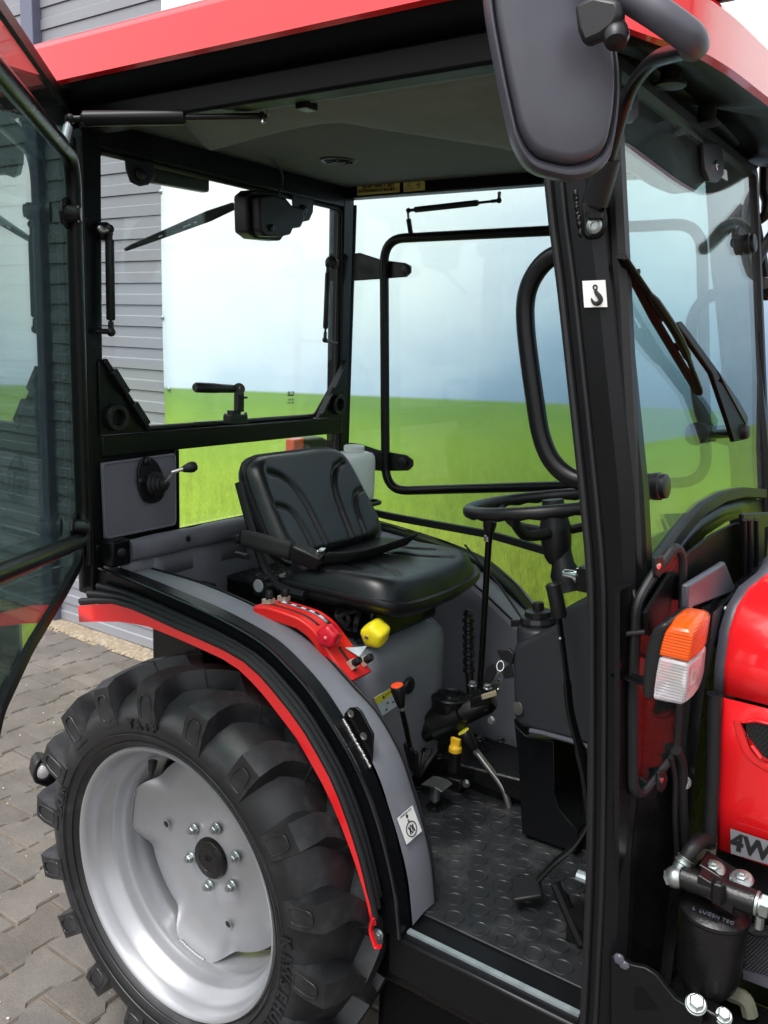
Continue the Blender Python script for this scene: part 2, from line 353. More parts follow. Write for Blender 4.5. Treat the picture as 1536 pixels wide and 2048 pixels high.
# banner -------------------------------------------------------------
def banner_mat():
    m = bpy.data.materials.new('printed_banner'); m.use_nodes = True; n = m.node_tree.nodes; l = m.node_tree.links; b = n['Principled BSDF']
    geo = n.new('ShaderNodeTexCoord'); sp = n.new('ShaderNodeSeparateXYZ'); l.new(geo.outputs['Object'], sp.inputs[0])
    def math_(op, a, c):
        k = n.new('ShaderNodeMath'); k.operation = op
        for i, q in enumerate((a, c)):
            if isinstance(q, (int, float)): k.inputs[i].default_value = q
            else: l.new(q, k.inputs[i])
        return k.outputs[0]
    def noise(sc, st=(1, 1, 1), det=6, ro=.6):
        mp = n.new('ShaderNodeMapping'); mp.inputs['Scale'].default_value = st; l.new(geo.outputs['Object'], mp.inputs[0])
        t = n.new('ShaderNodeTexNoise'); t.inputs['Scale'].default_value = sc; t.inputs['Detail'].default_value = det; t.inputs['Roughness'].default_value = ro; l.new(mp.outputs[0], t.inputs['Vector']); return t.outputs[0]
    def ramp(f, st):
        r = n.new('ShaderNodeValToRGB'); e = r.color_ramp.elements
        e[0].position, e[0].color = st[0][0], (*st[0][1], 1); e[1].position, e[1].color = st[-1][0], (*st[-1][1], 1)
        for q, c in st[1:-1]: k = e.new(q); k.color = (*c, 1)
        l.new(f, r.inputs[0]); return r.outputs[0]
    def mix(f, a, c, blend='MIX'):
        k = n.new('ShaderNodeMix'); k.data_type = 'RGBA'; k.blend_type = blend
        for i, q in ((0, f), (6, a), (7, c)):
            if isinstance(q, (int, float)): k.inputs[i].default_value = q
            elif isinstance(q, tuple): k.inputs[i].default_value = (*q, 1)
            else: l.new(q, k.inputs[i])
        return k.outputs[2]
    hz = math_('SUBTRACT', sp.outputs[2], math_('MULTIPLY', sp.outputs[0], .033))     # height above the printed horizon line
    h = math_('SUBTRACT', hz, 1.524)
    cl = noise(1.1, (.8, 1, 1.6), 7, .55); cl2 = noise(3.0, (.7, 1, 1.5), 6, .6)
    skyv = math_('ADD', math_('MULTIPLY', h, .62), math_('MULTIPLY', math_('SUBTRACT', cl, .5), .55))
    skyv = math_('ADD', skyv, math_('MULTIPLY', math_('SUBTRACT', cl2, .5), .18))
    xw = n.new('ShaderNodeMapRange'); xw.inputs[1].default_value = -.9; xw.inputs[2].default_value = .1; xw.inputs[3].default_value = .35; xw.inputs[4].default_value = 0; l.new(sp.outputs[0], xw.inputs[0])
    skyv = math_('ADD', skyv, xw.outputs[0])
    skyc = ramp(skyv, [(0, (.22, .35, .50)), (.12, (.30, .45, .61)), (.28, (.46, .61, .75)), (.42, (.62, .75, .84)), (.6, (.74, .85, .87)), (1, (.86, .90, .90))])
    g1 = noise(22, (1, 1, .35), 6, .7); g2 = noise(1.3, (.7, 1, 1.3), 4); g3 = noise(75, (1.7, 1, .38), 4, .85)
    gv = math_('ADD', math_('MULTIPLY', h, .62), math_('MULTIPLY', math_('SUBTRACT', g2, .5), .25))
    gc = ramp(math_('ADD', gv, 1.0), [(0, (.32, .43, .035)), (.45, (.32, .46, .04)), (.72, (.33, .48, .05)), (.86, (.28, .46, .06)), (.97, (.19, .36, .08)), (1, (.20, .36, .10))])
    gm = n.new('ShaderNodeMapRange'); gm.inputs[1].default_value = .3; gm.inputs[2].default_value = .72; gm.inputs[3].default_value = .30; gm.inputs[4].default_value = 1.75; l.new(math_('ADD', math_('MULTIPLY', g1, .4), math_('MULTIPLY', g3, .6)), gm.inputs[0])
    fade = n.new('ShaderNodeMapRange'); fade.inputs[1].default_value = -.1; fade.inputs[2].default_value = -.8; l.new(h, fade.inputs[0])
    gc = mix(fade.outputs[0], gc, mix(1.0, gc, gm.outputs[0], 'MULTIPLY'))
    st = n.new('ShaderNodeMapRange'); st.inputs[1].default_value = -.006; st.inputs[2].default_value = .006; l.new(h, st.inputs[0])
    l.new(mix(st.outputs[0], gc, skyc), b.inputs['Base Color']); b.inputs['Roughness'].default_value = .5
    w = noise(2.2, (1, 1, .5), 5); w2 = noise(14, (1, 1, 1), 3)
    bp = n.new('ShaderNodeBump'); bp.inputs['Strength'].default_value = .25; bp.inputs['Distance'].default_value = .02; l.new(math_('ADD', w, math_('MULTIPLY', w2, .1)), bp.inputs['Height']); l.new(bp.outputs[0], b.inputs['Normal'])
    return m
ban = MB(); nx, nz = 60, 36; x0, x1, z0, z1 = -2.105, 4.6, .03, 3.95
def bw(x, z): return 1.2135-.004*math.sin(x*2.1+z)*math.sin(z*1.3)
rows = [[(x0+(x1-x0)*i/nx+(.012*math.sin(z0+(z1-z0)*j/nz*2.3) if i == 0 else 0), bw(x0+(x1-x0)*i/nx, z0+(z1-z0)*j/nz), z0+(z1-z0)*j/nz) for i in range(nx+1)] for j in range(nz+1)]
ban.grid(rows); banner = part('advertising_banner', ban, banner_mat(), solid=.003)
banner['label'] = 'large printed banner of blue cloudy sky over green grass fixed to the grey wall'; banner['category'] = 'banner'
LET = mat('grey_banner_ink', (.16, .165, .18), .5)
lp = p(347, 6, Y=1.2075)
tx = text('banner_letter', 'C', .62, LET, (lp.x, 1.2075, lp.z+.222), (1, 0, 0), (0, 0, 1), banner, .0005, bold=.012)
for (x, y) in ((322, 635), (318, 384)):
    q = p(x, y, Y=1.212); b_ = MB(); b_.lathe([(.011, 0), (.011, .003), (.006, .007), (.001, .008)], (q.x+.012, 1.211, q.z), (0, -1, 0), 14)
    part('screw', b_, ZINC, banner)
for k in range(8):
    b_ = MB(); b_.lathe([(.011, 0), (.011, .003), (.006, .007), (.001, .008)], (-2.07, 1.211, .25+.4*k) if k not in (4, 5) else (-1.2+k*.5, 1.211, 3.85), (0, -1, 0), 14); part('screw', b_, ZINC, banner)
# gravel along the wall foot -------------------------------------------
gr = MB(); GRAV = mat('tan_gravel', (.24, .19, .13), .9, bump=(200, .7, .003), var=(45, (.38, .33, .26), .45, .7))
rg = random.Random(3)
gr.grid([[(-7+13*i/80, y, z+rg.uniform(-.004, .006)) for i in range(81)] for y, z in ((1.10, -.006), (1.125, .006), (1.17, .012), (1.25, .014))])
for k in range(2600):
    x = -4.2+rg.random()**1.2*5.0; y = 1.235-rg.random()*.13; s = rg.uniform(.0025, .0095)
    gr.ball((x, y, .010-(1.24-y)*.08+s*.3), s, 6, (rg.uniform(.7, 1.4), rg.uniform(.7, 1.3), rg.uniform(.5, .9)))
g = part('gravel', gr, GRAV, ang=80); g['kind'] = 'stuff'
peb = MB()
for k in range(260):
    x = rg.uniform(-2.9, .1); y = rg.uniform(-1.1, 1.0); s = rg.uniform(.0012, .0042)
    peb.ball((x, y, s*.4), s, 6, (rg.uniform(.7, 1.6), rg.uniform(.7, 1.5), rg.uniform(.4, .8)))
pb = part('pebbles', peb, mat('pale_grit', (.5, .44, .36), .9), ang=80); pb['kind'] = 'stuff'
# ================================================================== TRACTOR: CAB
T = empty('tractor', 'red compact tractor with a black framed cab and its near door standing open', 'tractor')
def xzsweep(P, sec, Yc=0, flip=1):
    """P: (x,z) path, sec: (y, outward normal) section; returns rings"""
    P = [Vector((q[0], q[1])) for q in P]; m = len(P); rings = []
    for i in range(m):
        t = (P[min(i+1, m-1)]-P[max(i-1, 0)]).normalized(); n = Vector((-t.y, t.x))
        if n.y < 0 and t.x > 0: n = -n
        rings.append([Vector((P[i].x+n.x*b, flip*(Yc+a), P[i].y+n.y*b)) for a, b in sec])
    return rings
def arc2(P, n=5): return [(q.x, q.y) for q in [Vector((v.x, v.y)) for v in smoothpath([Vector((a, b, 0)) for a, b in P], n)]]
BARP = arc2([(-.435,1.152),(-.32,1.147),(-.212,1.138),(-.072,1.124),(.037,1.109),(.149,1.084),(.225,1.047),(.288,1.005),(.355,.940),(.395,.895),(.430,.845),(.458,.793),(.487,.722),(.512,.640),(.527,.548)])
HUMP = arc2([(-.365,1.13),(-.2,1.128),(-.07,1.116),(.037,1.098),(.149,1.066),(.225,1.028),(.297,.982),(.355,.945),(.397,.902),(.433,.852),(.462,.79),(.488,.730),(.513,.655),(.530,.556)])
# roof ------------------------------------------------------------------
def roof_outline(off, z, droop=1):
    c = [(-.70, -.60), (.60, -.60), (.83, -.575), (.93, -.50), (.953, -.38), (.957, -.15), (.957, 0)]
    o = [(-.70+off, 0)]+[(x-off*(1 if x > 0 else -1), y+off) for x, y in c[:-1]]+[(c[-1][0]-off, 0)]
    ring = [Vector((x, y, z)) for x, y in o]
    path = smoothpath(ring[2:], 5); near = [ring[0], ring[1]]+[ring[1].lerp(ring[2], k/8) for k in range(1, 8)]+path
    for v in near:
        t = max(0, min(1, (v.x-.66)/.29)); v.z -= (.062+.032*min(1, abs(v.y)/.5))*t*t*(3-2*t)*(droop if v.x > 0 else 1)
    return near+[Vector((q.x, -q.y, q.z)) for q in near[-2:0:-1]]
rf = MB(); rf_t = roof_outline(.25, 2.39); rf.add(rf_t+[Vector((0, 0, 2.40))], [(i, (i+1) % len(rf_t), len(rf_t)) for i in range(len(rf_t))]); rf.loft([roof_outline(.012, 2.236), roof_outline(0, 2.240), roof_outline(.003, 2.312), roof_outline(.010, 2.322), roof_outline(.03, 2.336), roof_outline(.10, 2.365), roof_outline(.25, 2.39)], caps=False)
roof = part('roof', rf, RED, T, ang=30)
ru = MB(); a, b = roof_outline(.013, 2.239), roof_outline(.135, 2.205, .3); n = len(a); ru.loft([a, b], caps=False); ru.loft([b, [Vector((v.x*.8, v.y*.75, 2.214)) for v in b]], caps=False)
part('roof_underside', ru, RAILB, roof, solid=.004)
fu = MB(); fu.prism([(.66, -.47, 2.206), (.785, -.44, 2.206), (.80, -.2, 2.206), (.80, .2, 2.206), (.785, .44, 2.206), (.66, .47, 2.206)], (0, 0, .015)); part('front_soffit', fu, PLASTIC, roof)
for (x, y) in ((1340, 168), (1412, 246)):
    c = p(x, y, Z=2.160); m_ = MB(); m_.lathe([(.017, .03), (.017, -.004), (.026, -.007), (.026, -.012), (.012, -.014)], (c.x, c.y, 2.168), (0, 0, 1), 20); part('soffit_cap', m_, PLASTIC, roof)
lamp = MB(); c = Vector((.935, -.37, 2.30)); lamp.lathe([(.02, -.03), (.055, -.01), (.055, .018), (.048, .02)], c, (1, -.15, -.05), 24); ld = part('roof_lamp', lamp, PLASTIC, T)
l2 = MB(); l2.lathe([(.047, .016), (.044, .026), (.02, .032), (.001, .033)], c, (1, -.15, -.05), 24); part('lamp_lens', l2, LCLR, ld)
# rails -------------------------------------------------------------------
def bx(name, lo, hi, m=BLACK, par=None, bev=.004): q = MB(); q.box(lo, hi); return part(name, q, m, par or T, bev=bev)
for s in (-1, 1):
    r_ = MB(); r_.hexa([(-.46, s*.462, 2.163), (.72, s*.462, 2.163), (.72, s*.512, 2.163), (-.46, s*.512, 2.163)], [(-.46, s*.462, 2.215), (.72, s*.462, 2.215), (.72, s*.512, 2.215), (-.46, s*.512, 2.215)])
    part('roof_rail', r_, RAILB, T, bev=.006)
st = MB(); st.tube([p(366, 236, Y=-.452), p(768, 174, Y=-.452), p(993, 138, Y=-.452)], .006, 8, flat=1.4); part('rail_seal', st, GREENG, T)
bx('rear_header', (-.455, -.462, 2.137), (-.402, .462, 2.212))
hb = MB(); hb.box((.655, -.462, 2.15), (.715, .462, 2.205)); part('front_header', hb, BLACK, T, bev=.006)
# headliner
hl = MB(); hl.grid([[(-.40+1.06*i/24, -.462+.924*j/20, 2.198-.010*math.sin(3.1*i/24)*math.sin(math.pi*j/20)) for i in range(25)] for j in range(21)])
part('headliner', hl, HEAD, T, solid=.006)
fl = [p(*q, Z=2.172) for q in ((420, 300), (640, 246), (765, 258), (900, 279), (985, 292), (1030, 300), (1060, 285))]
fl2 = [V(-.15, -.45, 2.182), V(.02, -.45, 2.182), V(.15, -.45, 2.182), V(.3, -.45, 2.182), V(.42, -.45, 2.182), V(.55, -.45, 2.182), V(.65, -.45, 2.182)]
fl = smoothpath(fl, 4); fl2 = smoothpath(fl2, 4)
hf = MB(); hf.grid([[a.lerp(b, k/8)+Vector((0, 0, -.006*math.sin(math.pi*k/8))) for a, b in zip(fl, fl2)] for k in range(9)])
part('headliner_flap', hf, HEAD2, T, solid=.004)
sp_ = MB(); c = p(677, 322, Z=2.186); sp_.lathe([(.052, .006), (.052, 0), (.046, -.006), (.038, -.006), (.036, 0), (.018, -.004), (.016, -.010), (.004, -.012)], (c.x, c.y, 2.190), (0, 0, 1), 32); rs = part('roof_speaker', sp_, PLASTIC, T)
for k in range(6):
    a = k*math.pi/3; q = MB(); q.obox((c.x+math.cos(a)*.027, c.y+math.sin(a)*.027, 2.184), (math.cos(a)*.011, math.sin(a)*.011, 0), (-math.sin(a)*.002, math.cos(a)*.002, 0), (0, 0, .002)); part('speaker_rib', q, PLASTIC, rs)
# pillars -------------------------------------------------------------------
for s in (-1, 1):
    q = MB(); P8 = lambda z, yo, yi: [(-.462, s*yo, z), (-.402, s*yo, z), (-.402, s*yi, z), (-.462, s*yi, z)]
    q.hexa(P8(1.08, .512, .478), P8(2.21, .512, .455)); rp = part('rear_pillar', q, BLACK, T, bev=.005)
    q = MB(); q.tube([(-.43, s*.522, 1.10), (-.425, s*.522, 2.15)], .008, 8); part('door_seal', q, RUB, rp)
    q = MB(); q.tube([(-.408, s*.517, 1.16), (-.403, s*.517, 2.15)], .006, 8); part('door_seal', q, RUB, rp)
fpath = [(.702, 2.215), (.737, 1.977), (.768, 1.832), (.790, 1.724), (.852, 1.408), (.872, 1.241), (.900, .90), (.915, .60), (.918, .47)]
fpath = arc2(fpath, 3)
def fp_ring(x, z, s, w):
    # chamfered pillar section, outer face Y = -.497
    sec = [(0, -.470), (0, -.488), (.008, -.497), (w-.03, -.499), (w-.012, -.490), (w, -.470), (w, -.445), (w-.01, -.436), (.01, -.436), (0, -.444)]
    return [Vector((x+a, -s*b, z)) for a, b in sec]
for s in (-1, 1):
    q = MB(); q.loft([fp_ring(x, z, s, .092 if z > 1.5 else (.066+.026*max(0, (z-.9)/.6) if z > .9 else .062)) for x, z in fpath]); fpil = part('front_pillar', q, BLACK, T, ang=25)
    q = MB(); q.tube([(x+.002, s*.500, z) for x, z in fpath], .007, 8); part('door_seal', q, RUB, fpil)
    q = MB(); q.tube([(x+.024, s*.5005, z) for x, z in fpath], .0045, 8); part('trim_bead', q, RUB, fpil)
# weld bead near the mirror clamp
wb = MB(); rw = random.Random(5)
for k in range(26):
    y = 385+k*3.4; c = p(1150+(y-385)*.14+rw.uniform(-1, 1), y, Y=-.4985); wb.ball(c, rw.uniform(.0035, .0055), 6, (.8, .5, 1.1))
part('weld_bead', wb, DBLACK, fpil and [o for o in T.children if o.name.startswith('front_pillar')][0], ang=80)
NP = [o for o in T.children if o.name == 'front_pillar'][0]
# lifting hook sticker
def sticker(name, quad, off, m, par, th=.0012):
    q = MB(); n = (quad[1]-quad[0]).cross(quad[3]-quad[0]).normalized()
    if n.dot(CAM-quad[0]) < 0: n = -n
    q.prism([c+n*off for c in quad], n*th); return part(name, q, m, par), n
qd = [p(1165, 562, Y=-.5045), p(1211, 560, Y=-.5045), p(1215, 614, Y=-.5045), p(1169, 615, Y=-.5045)]
hs_, nn = sticker('hook_sticker', qd, .0, WHITE, T)
def on(quad, u, v, off=.0018):
    n = (quad[1]-quad[0]).cross(quad[3]-quad[0]).normalized()
    if n.dot(CAM-quad[0]) < 0: n = -n
    return (quad[0].lerp(quad[1], u)).lerp(quad[3].lerp(quad[2], u), v)+n*off
hk = MB(); hp = smoothpath([on(qd, *q) for q in ((.55, .36), (.58, .46), (.70, .60), (.74, .74), (.62, .86), (.45, .84), (.36, .72), (.36, .66))], 5)
hk.tube(hp, [.0012+.0028*math.sin(math.pi*min(1, (i+4)/len(hp)))for i in range(len(hp))], 6); hk.tube([on(qd, .55+.085*math.cos(a), .26+.085*math.sin(a)) for a in [k*.5236 for k in range(12)]], .0012, 6, closed=True)
part('hook_symbol', hk, INK, hs_)
# arch rails and fender skins, near and far --------------------------------------
for s in (1, -1):
    q = MB(); q.loft(xzsweep(BARP, [(-.497, 0), (-.497, -.046), (-.452, -.046), (-.452, 0)], 0, s)); ar = part('arch_rail', q, BLACK, T, bev=.004)
    q = MB(); q.loft(xzsweep(BARP, [(-.4975+.005*math.cos(a), .0+.005*math.sin(a)) for a in [k*math.pi/4 for k in range(8)]], 0, s)); part('edge_highlight_bead', q, BEADM, ar)  # bead added so the rail edge shows a highlight line
    for off, r, yy in ((-.054, .009, -.498),) if s < 0 else ():
        q = MB(); q.loft(xzsweep(BARP[4:-3], [(yy+r*math.cos(a), off+r*math.sin(a)) for a in [k*math.pi/5 for k in range(10)]], 0, s)); part('arch_seal', q, RUB, ar)
    # grey leatherette hump over the wheel
    q = MB(); nb = len(HUMP); B2 = [BARP[min(len(BARP)-1, int(i*len(BARP)/nb))] for i in range(nb)]
    rows = [[Vector((b[0], s*-.452, b[1]-.004)) for b in HUMP], [Vector((b[0], s*-.41, b[1]+.003)) for b in HUMP], [Vector((b[0], s*-.372, b[1]+.001)) for b in HUMP], [Vector((b[0]-.004, s*-.358, b[1]-.006)) for b in HUMP], [Vector((b[0]-.006, s*-.353, b[1]-.02)) for b in HUMP]]
    q.grid(rows); hump = part('wheel_hump', q, VINYL, T, ang=60)
    q = MB(); side = [Vector((b[0]-.006, s*-.353, b[1]-.02)) for b in HUMP]
    q.grid([side, [Vector((v.x, s*-.351, .55+(v.z-.55)*.5)) for v in side], [Vector((v.x, s*-.350, .552)) for v in side]]); part('hump_side', q, VINYL, hump, ang=60)
    q = MB(); q.tube([Vector((b[0]-.002, s*-.3565, b[1]-.003)) for b in HUMP], .0035, 6); part('piping', q, RUB, hump)
# red lip and fender sheet of the near wheel
up_px = [(157,1213),(190,1210),(225,1209),(262,1219),(300,1235),(350,1258),(400,1279),(450,1301),(490,1324),(522,1352),(550,1384),(585,1428),(615,1470),(642,1517),(665,1560),(684,1605),(700,1650),(713,1690),(725,1730),(736,1775),(745,1815),(751,1850)]
lo_px = [(159,1243),(192,1242),(238,1242),(268,1246),(298,1252),(350,1273),(400,1295),(445,1316),(478,1337),(506,1364),(530,1391),(565,1436),(595,1476),(622,1523),(646,1566),(668,1612),(686,1656),(702,1698),(716,1738),(729,1780),(740,1819),(747,1852)]
U = pts(up_px, Y=-.555); L_ = pts(lo_px, Y=-.558)
q = MB(); q.grid([[v+Vector((-.004*math.cos(math.atan2(v.z-.52, v.x)), .008, -.005)) for v in U], U, L_, [v+Vector((0, .012, .002)) for v in L_]]); fend = part('fender', q, RED, T, solid=.004, ang=40)
fl_r = []
for i, v in enumerate(U):
    b = min(BARP, key=lambda t: (t[0]-v.x)**2+(t[1]-v.z-.04)**2); rr_ = math.hypot(b[0], b[1]-.52); k_ = (rr_-.040)/rr_
    fl_r.append(Vector((b[0]*k_, -.494, .52+(b[1]-.52)*k_)))
q = MB(); q.grid([fl_r, [a.lerp(c, .5)+Vector((0, -.002, .002)) for a, c in zip(fl_r, U)], [v+Vector((0, .004, .003)) for v in U]]); part('arch_flare', q, RUB, T, solid=.004, ang=60)
for t_, r__ in ((.22, .009), (.55, .010), (.86, .008)):
    q = MB(); q.tube([a.lerp(c, t_)+Vector((0, -.004, .006)) for a, c in zip(fl_r, U)], r__, 10); part('arch_seal', q, RUB, T)
q = MB(); q.grid([[v+Vector((-.010*math.cos(math.atan2(v.z-.52, v.x)), .003, -.012)) for v in U], [Vector((v.x*.935, -.494, .52+(v.z-.52)*.935)) for v in fl_r], [Vector((v.x*.91, -.35, .52+(v.z-.52)*.91)) for v in fl_r]]); part('fender_sheet', q, RED, fend, solid=.004)
q = MB(); mid = [Vector((v.x*.91, -.35, .52+(v.z-.52)*.91)) for v in fl_r]; lowr = [Vector((v.x, -.345, .92+(v.z-1.08)*.3)) for v in U]
q.grid([mid[3:9], lowr[3:9]]); part('fender_wall', q, RED, fend, solid=.004)
q = MB(); lin = [Vector((b[0]*.985, -.362, .52+(b[1]-.52)*.95)) for b in HUMP]
q.grid([lin, [Vector((v.x, -.362, .56)) for v in lin]]); part('wheelhouse_liner', q, DBLACK, T)
q = MB(); q.hexa([(-.36, -.26, .70), (-.30, -.26, .70), (-.30, -.20, .70), (-.36, -.20, .70)], [(-.345, -.30, 1.07), (-.29, -.30, 1.07), (-.29, -.2, 1.07), (-.345, -.2, 1.07)]); part('fender_support', q, BLACK, T, bev=.006)
# hook end of the lip and its bolt
q = MB(); q.tube(fillet(pts([(747,1836),(742,1850),(741,1862),(752,1896),(760,1893)], Y=-.558), .006), .006, 8, flat=.6); part('lip_end', q, RED, fend)
q = MB(); q.hexbolt(p(757, 1868, Y=-.53), (0, -1, 0), .009, .008); part('bolt', q, ZINC, fend)
# lock bracket welded on the arch rail
bo = [(686,1448),(688,1428),(698,1416),(712,1415),(722,1424),(746,1470),(744,1505),(742,1532),(738,1531)]
bo = pts(bo, Y=-.455); q = MB(); q.prism(bo, (0, .006, 0)); lb = part('lock_plate', q, DBLACK, T, bev=.0015)
for c in ((702, 1427), (728, 1472)):
    w = p(*c, Y=-.4565); q = MB(); q.lathe([(.0075, 0), (.0085, .0014), (.0065, .0016), (.006, .0002), (.0001, .0002)], w, (0, -1, 0), 16); part('bolt_hole', q, STEEL, lb)
q = MB(); rw = random.Random(9)
for k in range(34):
    t = k/33; c = p(687+52*t, 1440+92*t, Y=-.464)+Vector((rw.uniform(-.001, .001), 0, rw.uniform(-.001, .001))); q.ball(c, rw.uniform(.004, .0055), 6)
part('weld_bead', q, STEEL, lb, ang=80)
# sill, step, floor ------------------------------------------------------------------
q = MB(); q.box((.50, -.497, .455), (.93, -.452, .547)); part('door_sill', q, BLACK, T, bev=.006)
q = MB(); q.obox((.715, -.468, .5495), (.185, 0, 0), (0, .006, 0), (0, 0, .003)); part('sill_strip', q, GALV, T)
q = MB(); q.box((.12, -.46, .50), (.97, .42, .546)); part('cab_floor', q, BLACK, T)
q = MB(); q.box((.15, -.405, .546), (.955, .36, .5515)); fm = part('floor_mat', q, MATM, T, bev=.002)
q = MB()
for i in range(16):
    for j in range(14):
        x, y = .22+.0605*i+(.030 if j % 2 else 0), -.375+.053*j
        if x > .93 or y > .33: continue
        q.lathe([(.0235, 0), (.0225, .0022), (.0205, .0026), (.0185, .0022), (.0175, .0009), (.0001, .0010)], (x, y, .5512), (0, 0, 1), 20, caps=False)
so = part('mat_studs', q, MATM, fm, ang=50); so['kind'] = 'stuff'
# rear bulkhead --------------------------------------------------------------------
bx('rear_cross_bar', (-.452, -.478, 1.424), (-.398, .478, 1.477))
q = MB(); q.box((-.412, -.49, 1.19), (-.403, -.24, 1.43)); part('panel_backing', q, RAILB, T)  # black strip added to keep the gaps around the panel dark
q = MB(); q.box((-.415, -.2475, 1.205), (-.398, -.232, 1.424)); part('rear_divider', q, BLACK, T, bev=.003)
q = MB(); q.box((-.41, -.50, 1.19), (-.40, .5, 1.21)); part('rear_lower_rail', q, BLACK, T, bev=.004)
q = MB(); q.hexa([(-.4, -.482, 1.222), (-.392, -.482, 1.222), (-.392, -.252, 1.224), (-.4, -.252, 1.224)], [(-.4, -.486, 1.412), (-.392, -.486, 1.412), (-.392, -.252, 1.417), (-.4, -.252, 1.417)]); rpn = part('rear_side_panel', q, VINYLD, T, bev=.004)
q = MB(); q.tube(fillet([(-.391, -.480, 1.224), (-.391, -.255, 1.226), (-.391, -.255, 1.414), (-.391, -.484, 1.409)], .012, closed=True), .0032, 6, closed=True); part('piping', q, VINYLD, rpn)
q = MB(); q.grid([[(-.375+.004*math.sin(y*30), y, z) for y in np.linspace(-.35, .35, 24)] for z in np.linspace(.60, 1.17, 12)]); q.grid([[(-.375, y, z) for y in np.linspace(-.45, .40, 12)] for z in (1.10, 1.17)]); rwl = part('rear_wall', q, VINYL, T, solid=.006)
q = MB()      # upholstered roll
rings = []
for y in np.linspace(-.43, .42, 50):
    pk = sum(math.exp(-((y-c)/.03)**2) for c in (-.41, -.215, .0, .2))
    rings.append([Vector((-.368+.024*math.cos(a)*(1-.35*pk), y, 1.187+.030*math.sin(a)*(1-.06*pk)*abs(math.sin(a))**-.25 if abs(math.sin(a)) > .01 else 1.187)) for a in [k*math.pi/8 for k in range(16)]])
q.loft(rings); roll = part('bulkhead_roll', q, VINYLD, T, ang=70)
for (x, y) in ((243, 1105), (373, 1077)):
    c = p(x, y, X=-.352); q = MB(); q.lathe([(.011, 0), (.011, .003), (.0075, .004), (.0075, .008), (.006, .010), (.001, .0105)], c, (1, -.25, .1), 16); part('stud', q, PLASTIC, roll)
q = MB(); q.box((-.40, -.49, 1.155), (-.355, -.432, 1.222)); part('corner_block', q, BLACK, T, bev=.006)
vc = p(342, 1178, Y=-.36); q = MB(); q.lathe([(.052, -.02), (.050, .008), (.038, .016), (.02, .018), (.001, .018)], vc-Vector((0, 0, .012)), (0, 0, 1), 28); part('vent_cover', q, RUB, T)
# gear boot on rear panel
bp_ = pts([(283, 916), (297, 914), (312, 925), (325, 955), (326, 985), (318, 1000), (301, 1006), (285, 1000), (275, 975), (273, 940)], X=-.388)
q = MB(); q.prism(smoothpath(bp_, 3, True), (.007, 0, 0)); bt = part('lever_boot_plate', q, PLASTIC, T, bev=.002)
q = MB(); c = p(309, 968, X=-.38); axb = Vector((1, .15, .12)).normalized()
q.lathe([(.030, -.004), (.033, .004), (.026, .009), (.029, .014), (.022, .019), (.024, .024), (.017, .029), (.018, .034), (.010, .038), (.006, .046)], c, axb, 24); part('bellows', q, RUB, bt)
tip = p(380, 935, X=-.30); q = MB(); q.tube([c+axb*.03, p(345, 944, X=-.32), p(366, 938, X=-.305)], .005, 10); part('lever_rod', q, STEEL, bt)
q = MB(); d = (tip-p(345, 944, X=-.32)).normalized(); q.lathe([(.006, -.022), (.009, -.016), (.014, .0), (.0145, .008), (.010, .017), (.001, .020)], tip, d, 18); part('lever_knob', q, PLASTIC, bt)
for (x, y) in ((291, 922), (279, 962)):
    q = MB(); q.lathe([(.010, 0), (.010, .008), (.006, .012), (.001, .0125)], p(x, y, X=-.381), (1, 0, 0), 14); part('screw', q, PLASTIC, bt)
# rear window -------------------------------------------------------------------------
wpts = [(-.423, -.478, 1.60), (-.423, -.36, 1.484), (-.423, .36, 1.484), (-.423, .462, 1.60), (-.423, .458, 2.132), (-.423, -.458, 2.132)]
q = MB(); q.prism(wpts, (-.005, 0, 0)); rw_ = part('rear_window', q, GLASS, T)
q = MB(); q.tube(fillet([Vector(v)+Vector((.004, 0, 0)) for v in wpts], .02, closed=True), .0075, 8, closed=True); part('window_seal', q, RUB, rw_)
q = MB(); q.prism([(-.42, -.24, 1.21), (-.42, .46, 1.21), (-.42, .47, 1.424), (-.42, -.24, 1.424)], (-.004, 0, 0)); part('lower_rear_window', q, GLASS, T)
for s in (-1, 1):
    q = MB(); q.prism([(-.402, s*.484, 1.478), (-.402, s*.484, 1.655), (-.402, s*.47, 1.655), (-.402, s*.345, 1.485), (-.402, s*.345, 1.478)], (.006, 0, 0)); cb = part('corner_gusset', q, BLACK, T, bev=.002)
    q = MB(); q.obox((-.394, s*.405, 1.57), (.008, 0, 0), (0, s*.066, .088), (0, .005, .004)); part('gusset_flange', q, BLACK, cb, bev=.002)
    for k in (-.5, .42):
        q = MB(); q.obox((-.388, s*(.405+.066*k), 1.57+.088*k), (.012, 0, 0), (0, s*.02, .027), (0, .007, .0055)); part('gusset_pad', q, PLASTIC, cb, bev=.002)
    q = MB(); q.lathe([(.020, 0), (.032, 0), (.033, .012), (.031, .016), (.021, .016), (.019, .012), (.019, 0)], (-.396, s*.440, 1.52), (1, 0, 0), 24, caps=False); part('cable_grommet', q, PLASTIC, cb)
def strut(a, b, split, r1, r2, m=PLASTIC, par=None, ball=.011, name='gas_strut'):
    a, b = V(a), V(b); mid = a.lerp(b, split); d = (b-a).normalized(); g = empty(name) if False else None
    q = MB(); q.lathe([(r1*.5, 0), (r1, .006), (r1, (mid-a).length-.004), (r1*.75, (mid-a).length)], a+d*.02, d, 18); s_ = part(name, q, m, par or T)
    q = MB(); q.cyl(mid+d*.02, b-d*.012, r2, 12); part('strut_rod', q, DBLACK, s_)
    for e, sg in ((a, 1), (b, -1)):
        q = MB(); q.ball(e, ball, 12); q.cyl(e, e+d*sg*.024, ball*.62, 10); part('ball_socket', q, m, s_)
    return s_
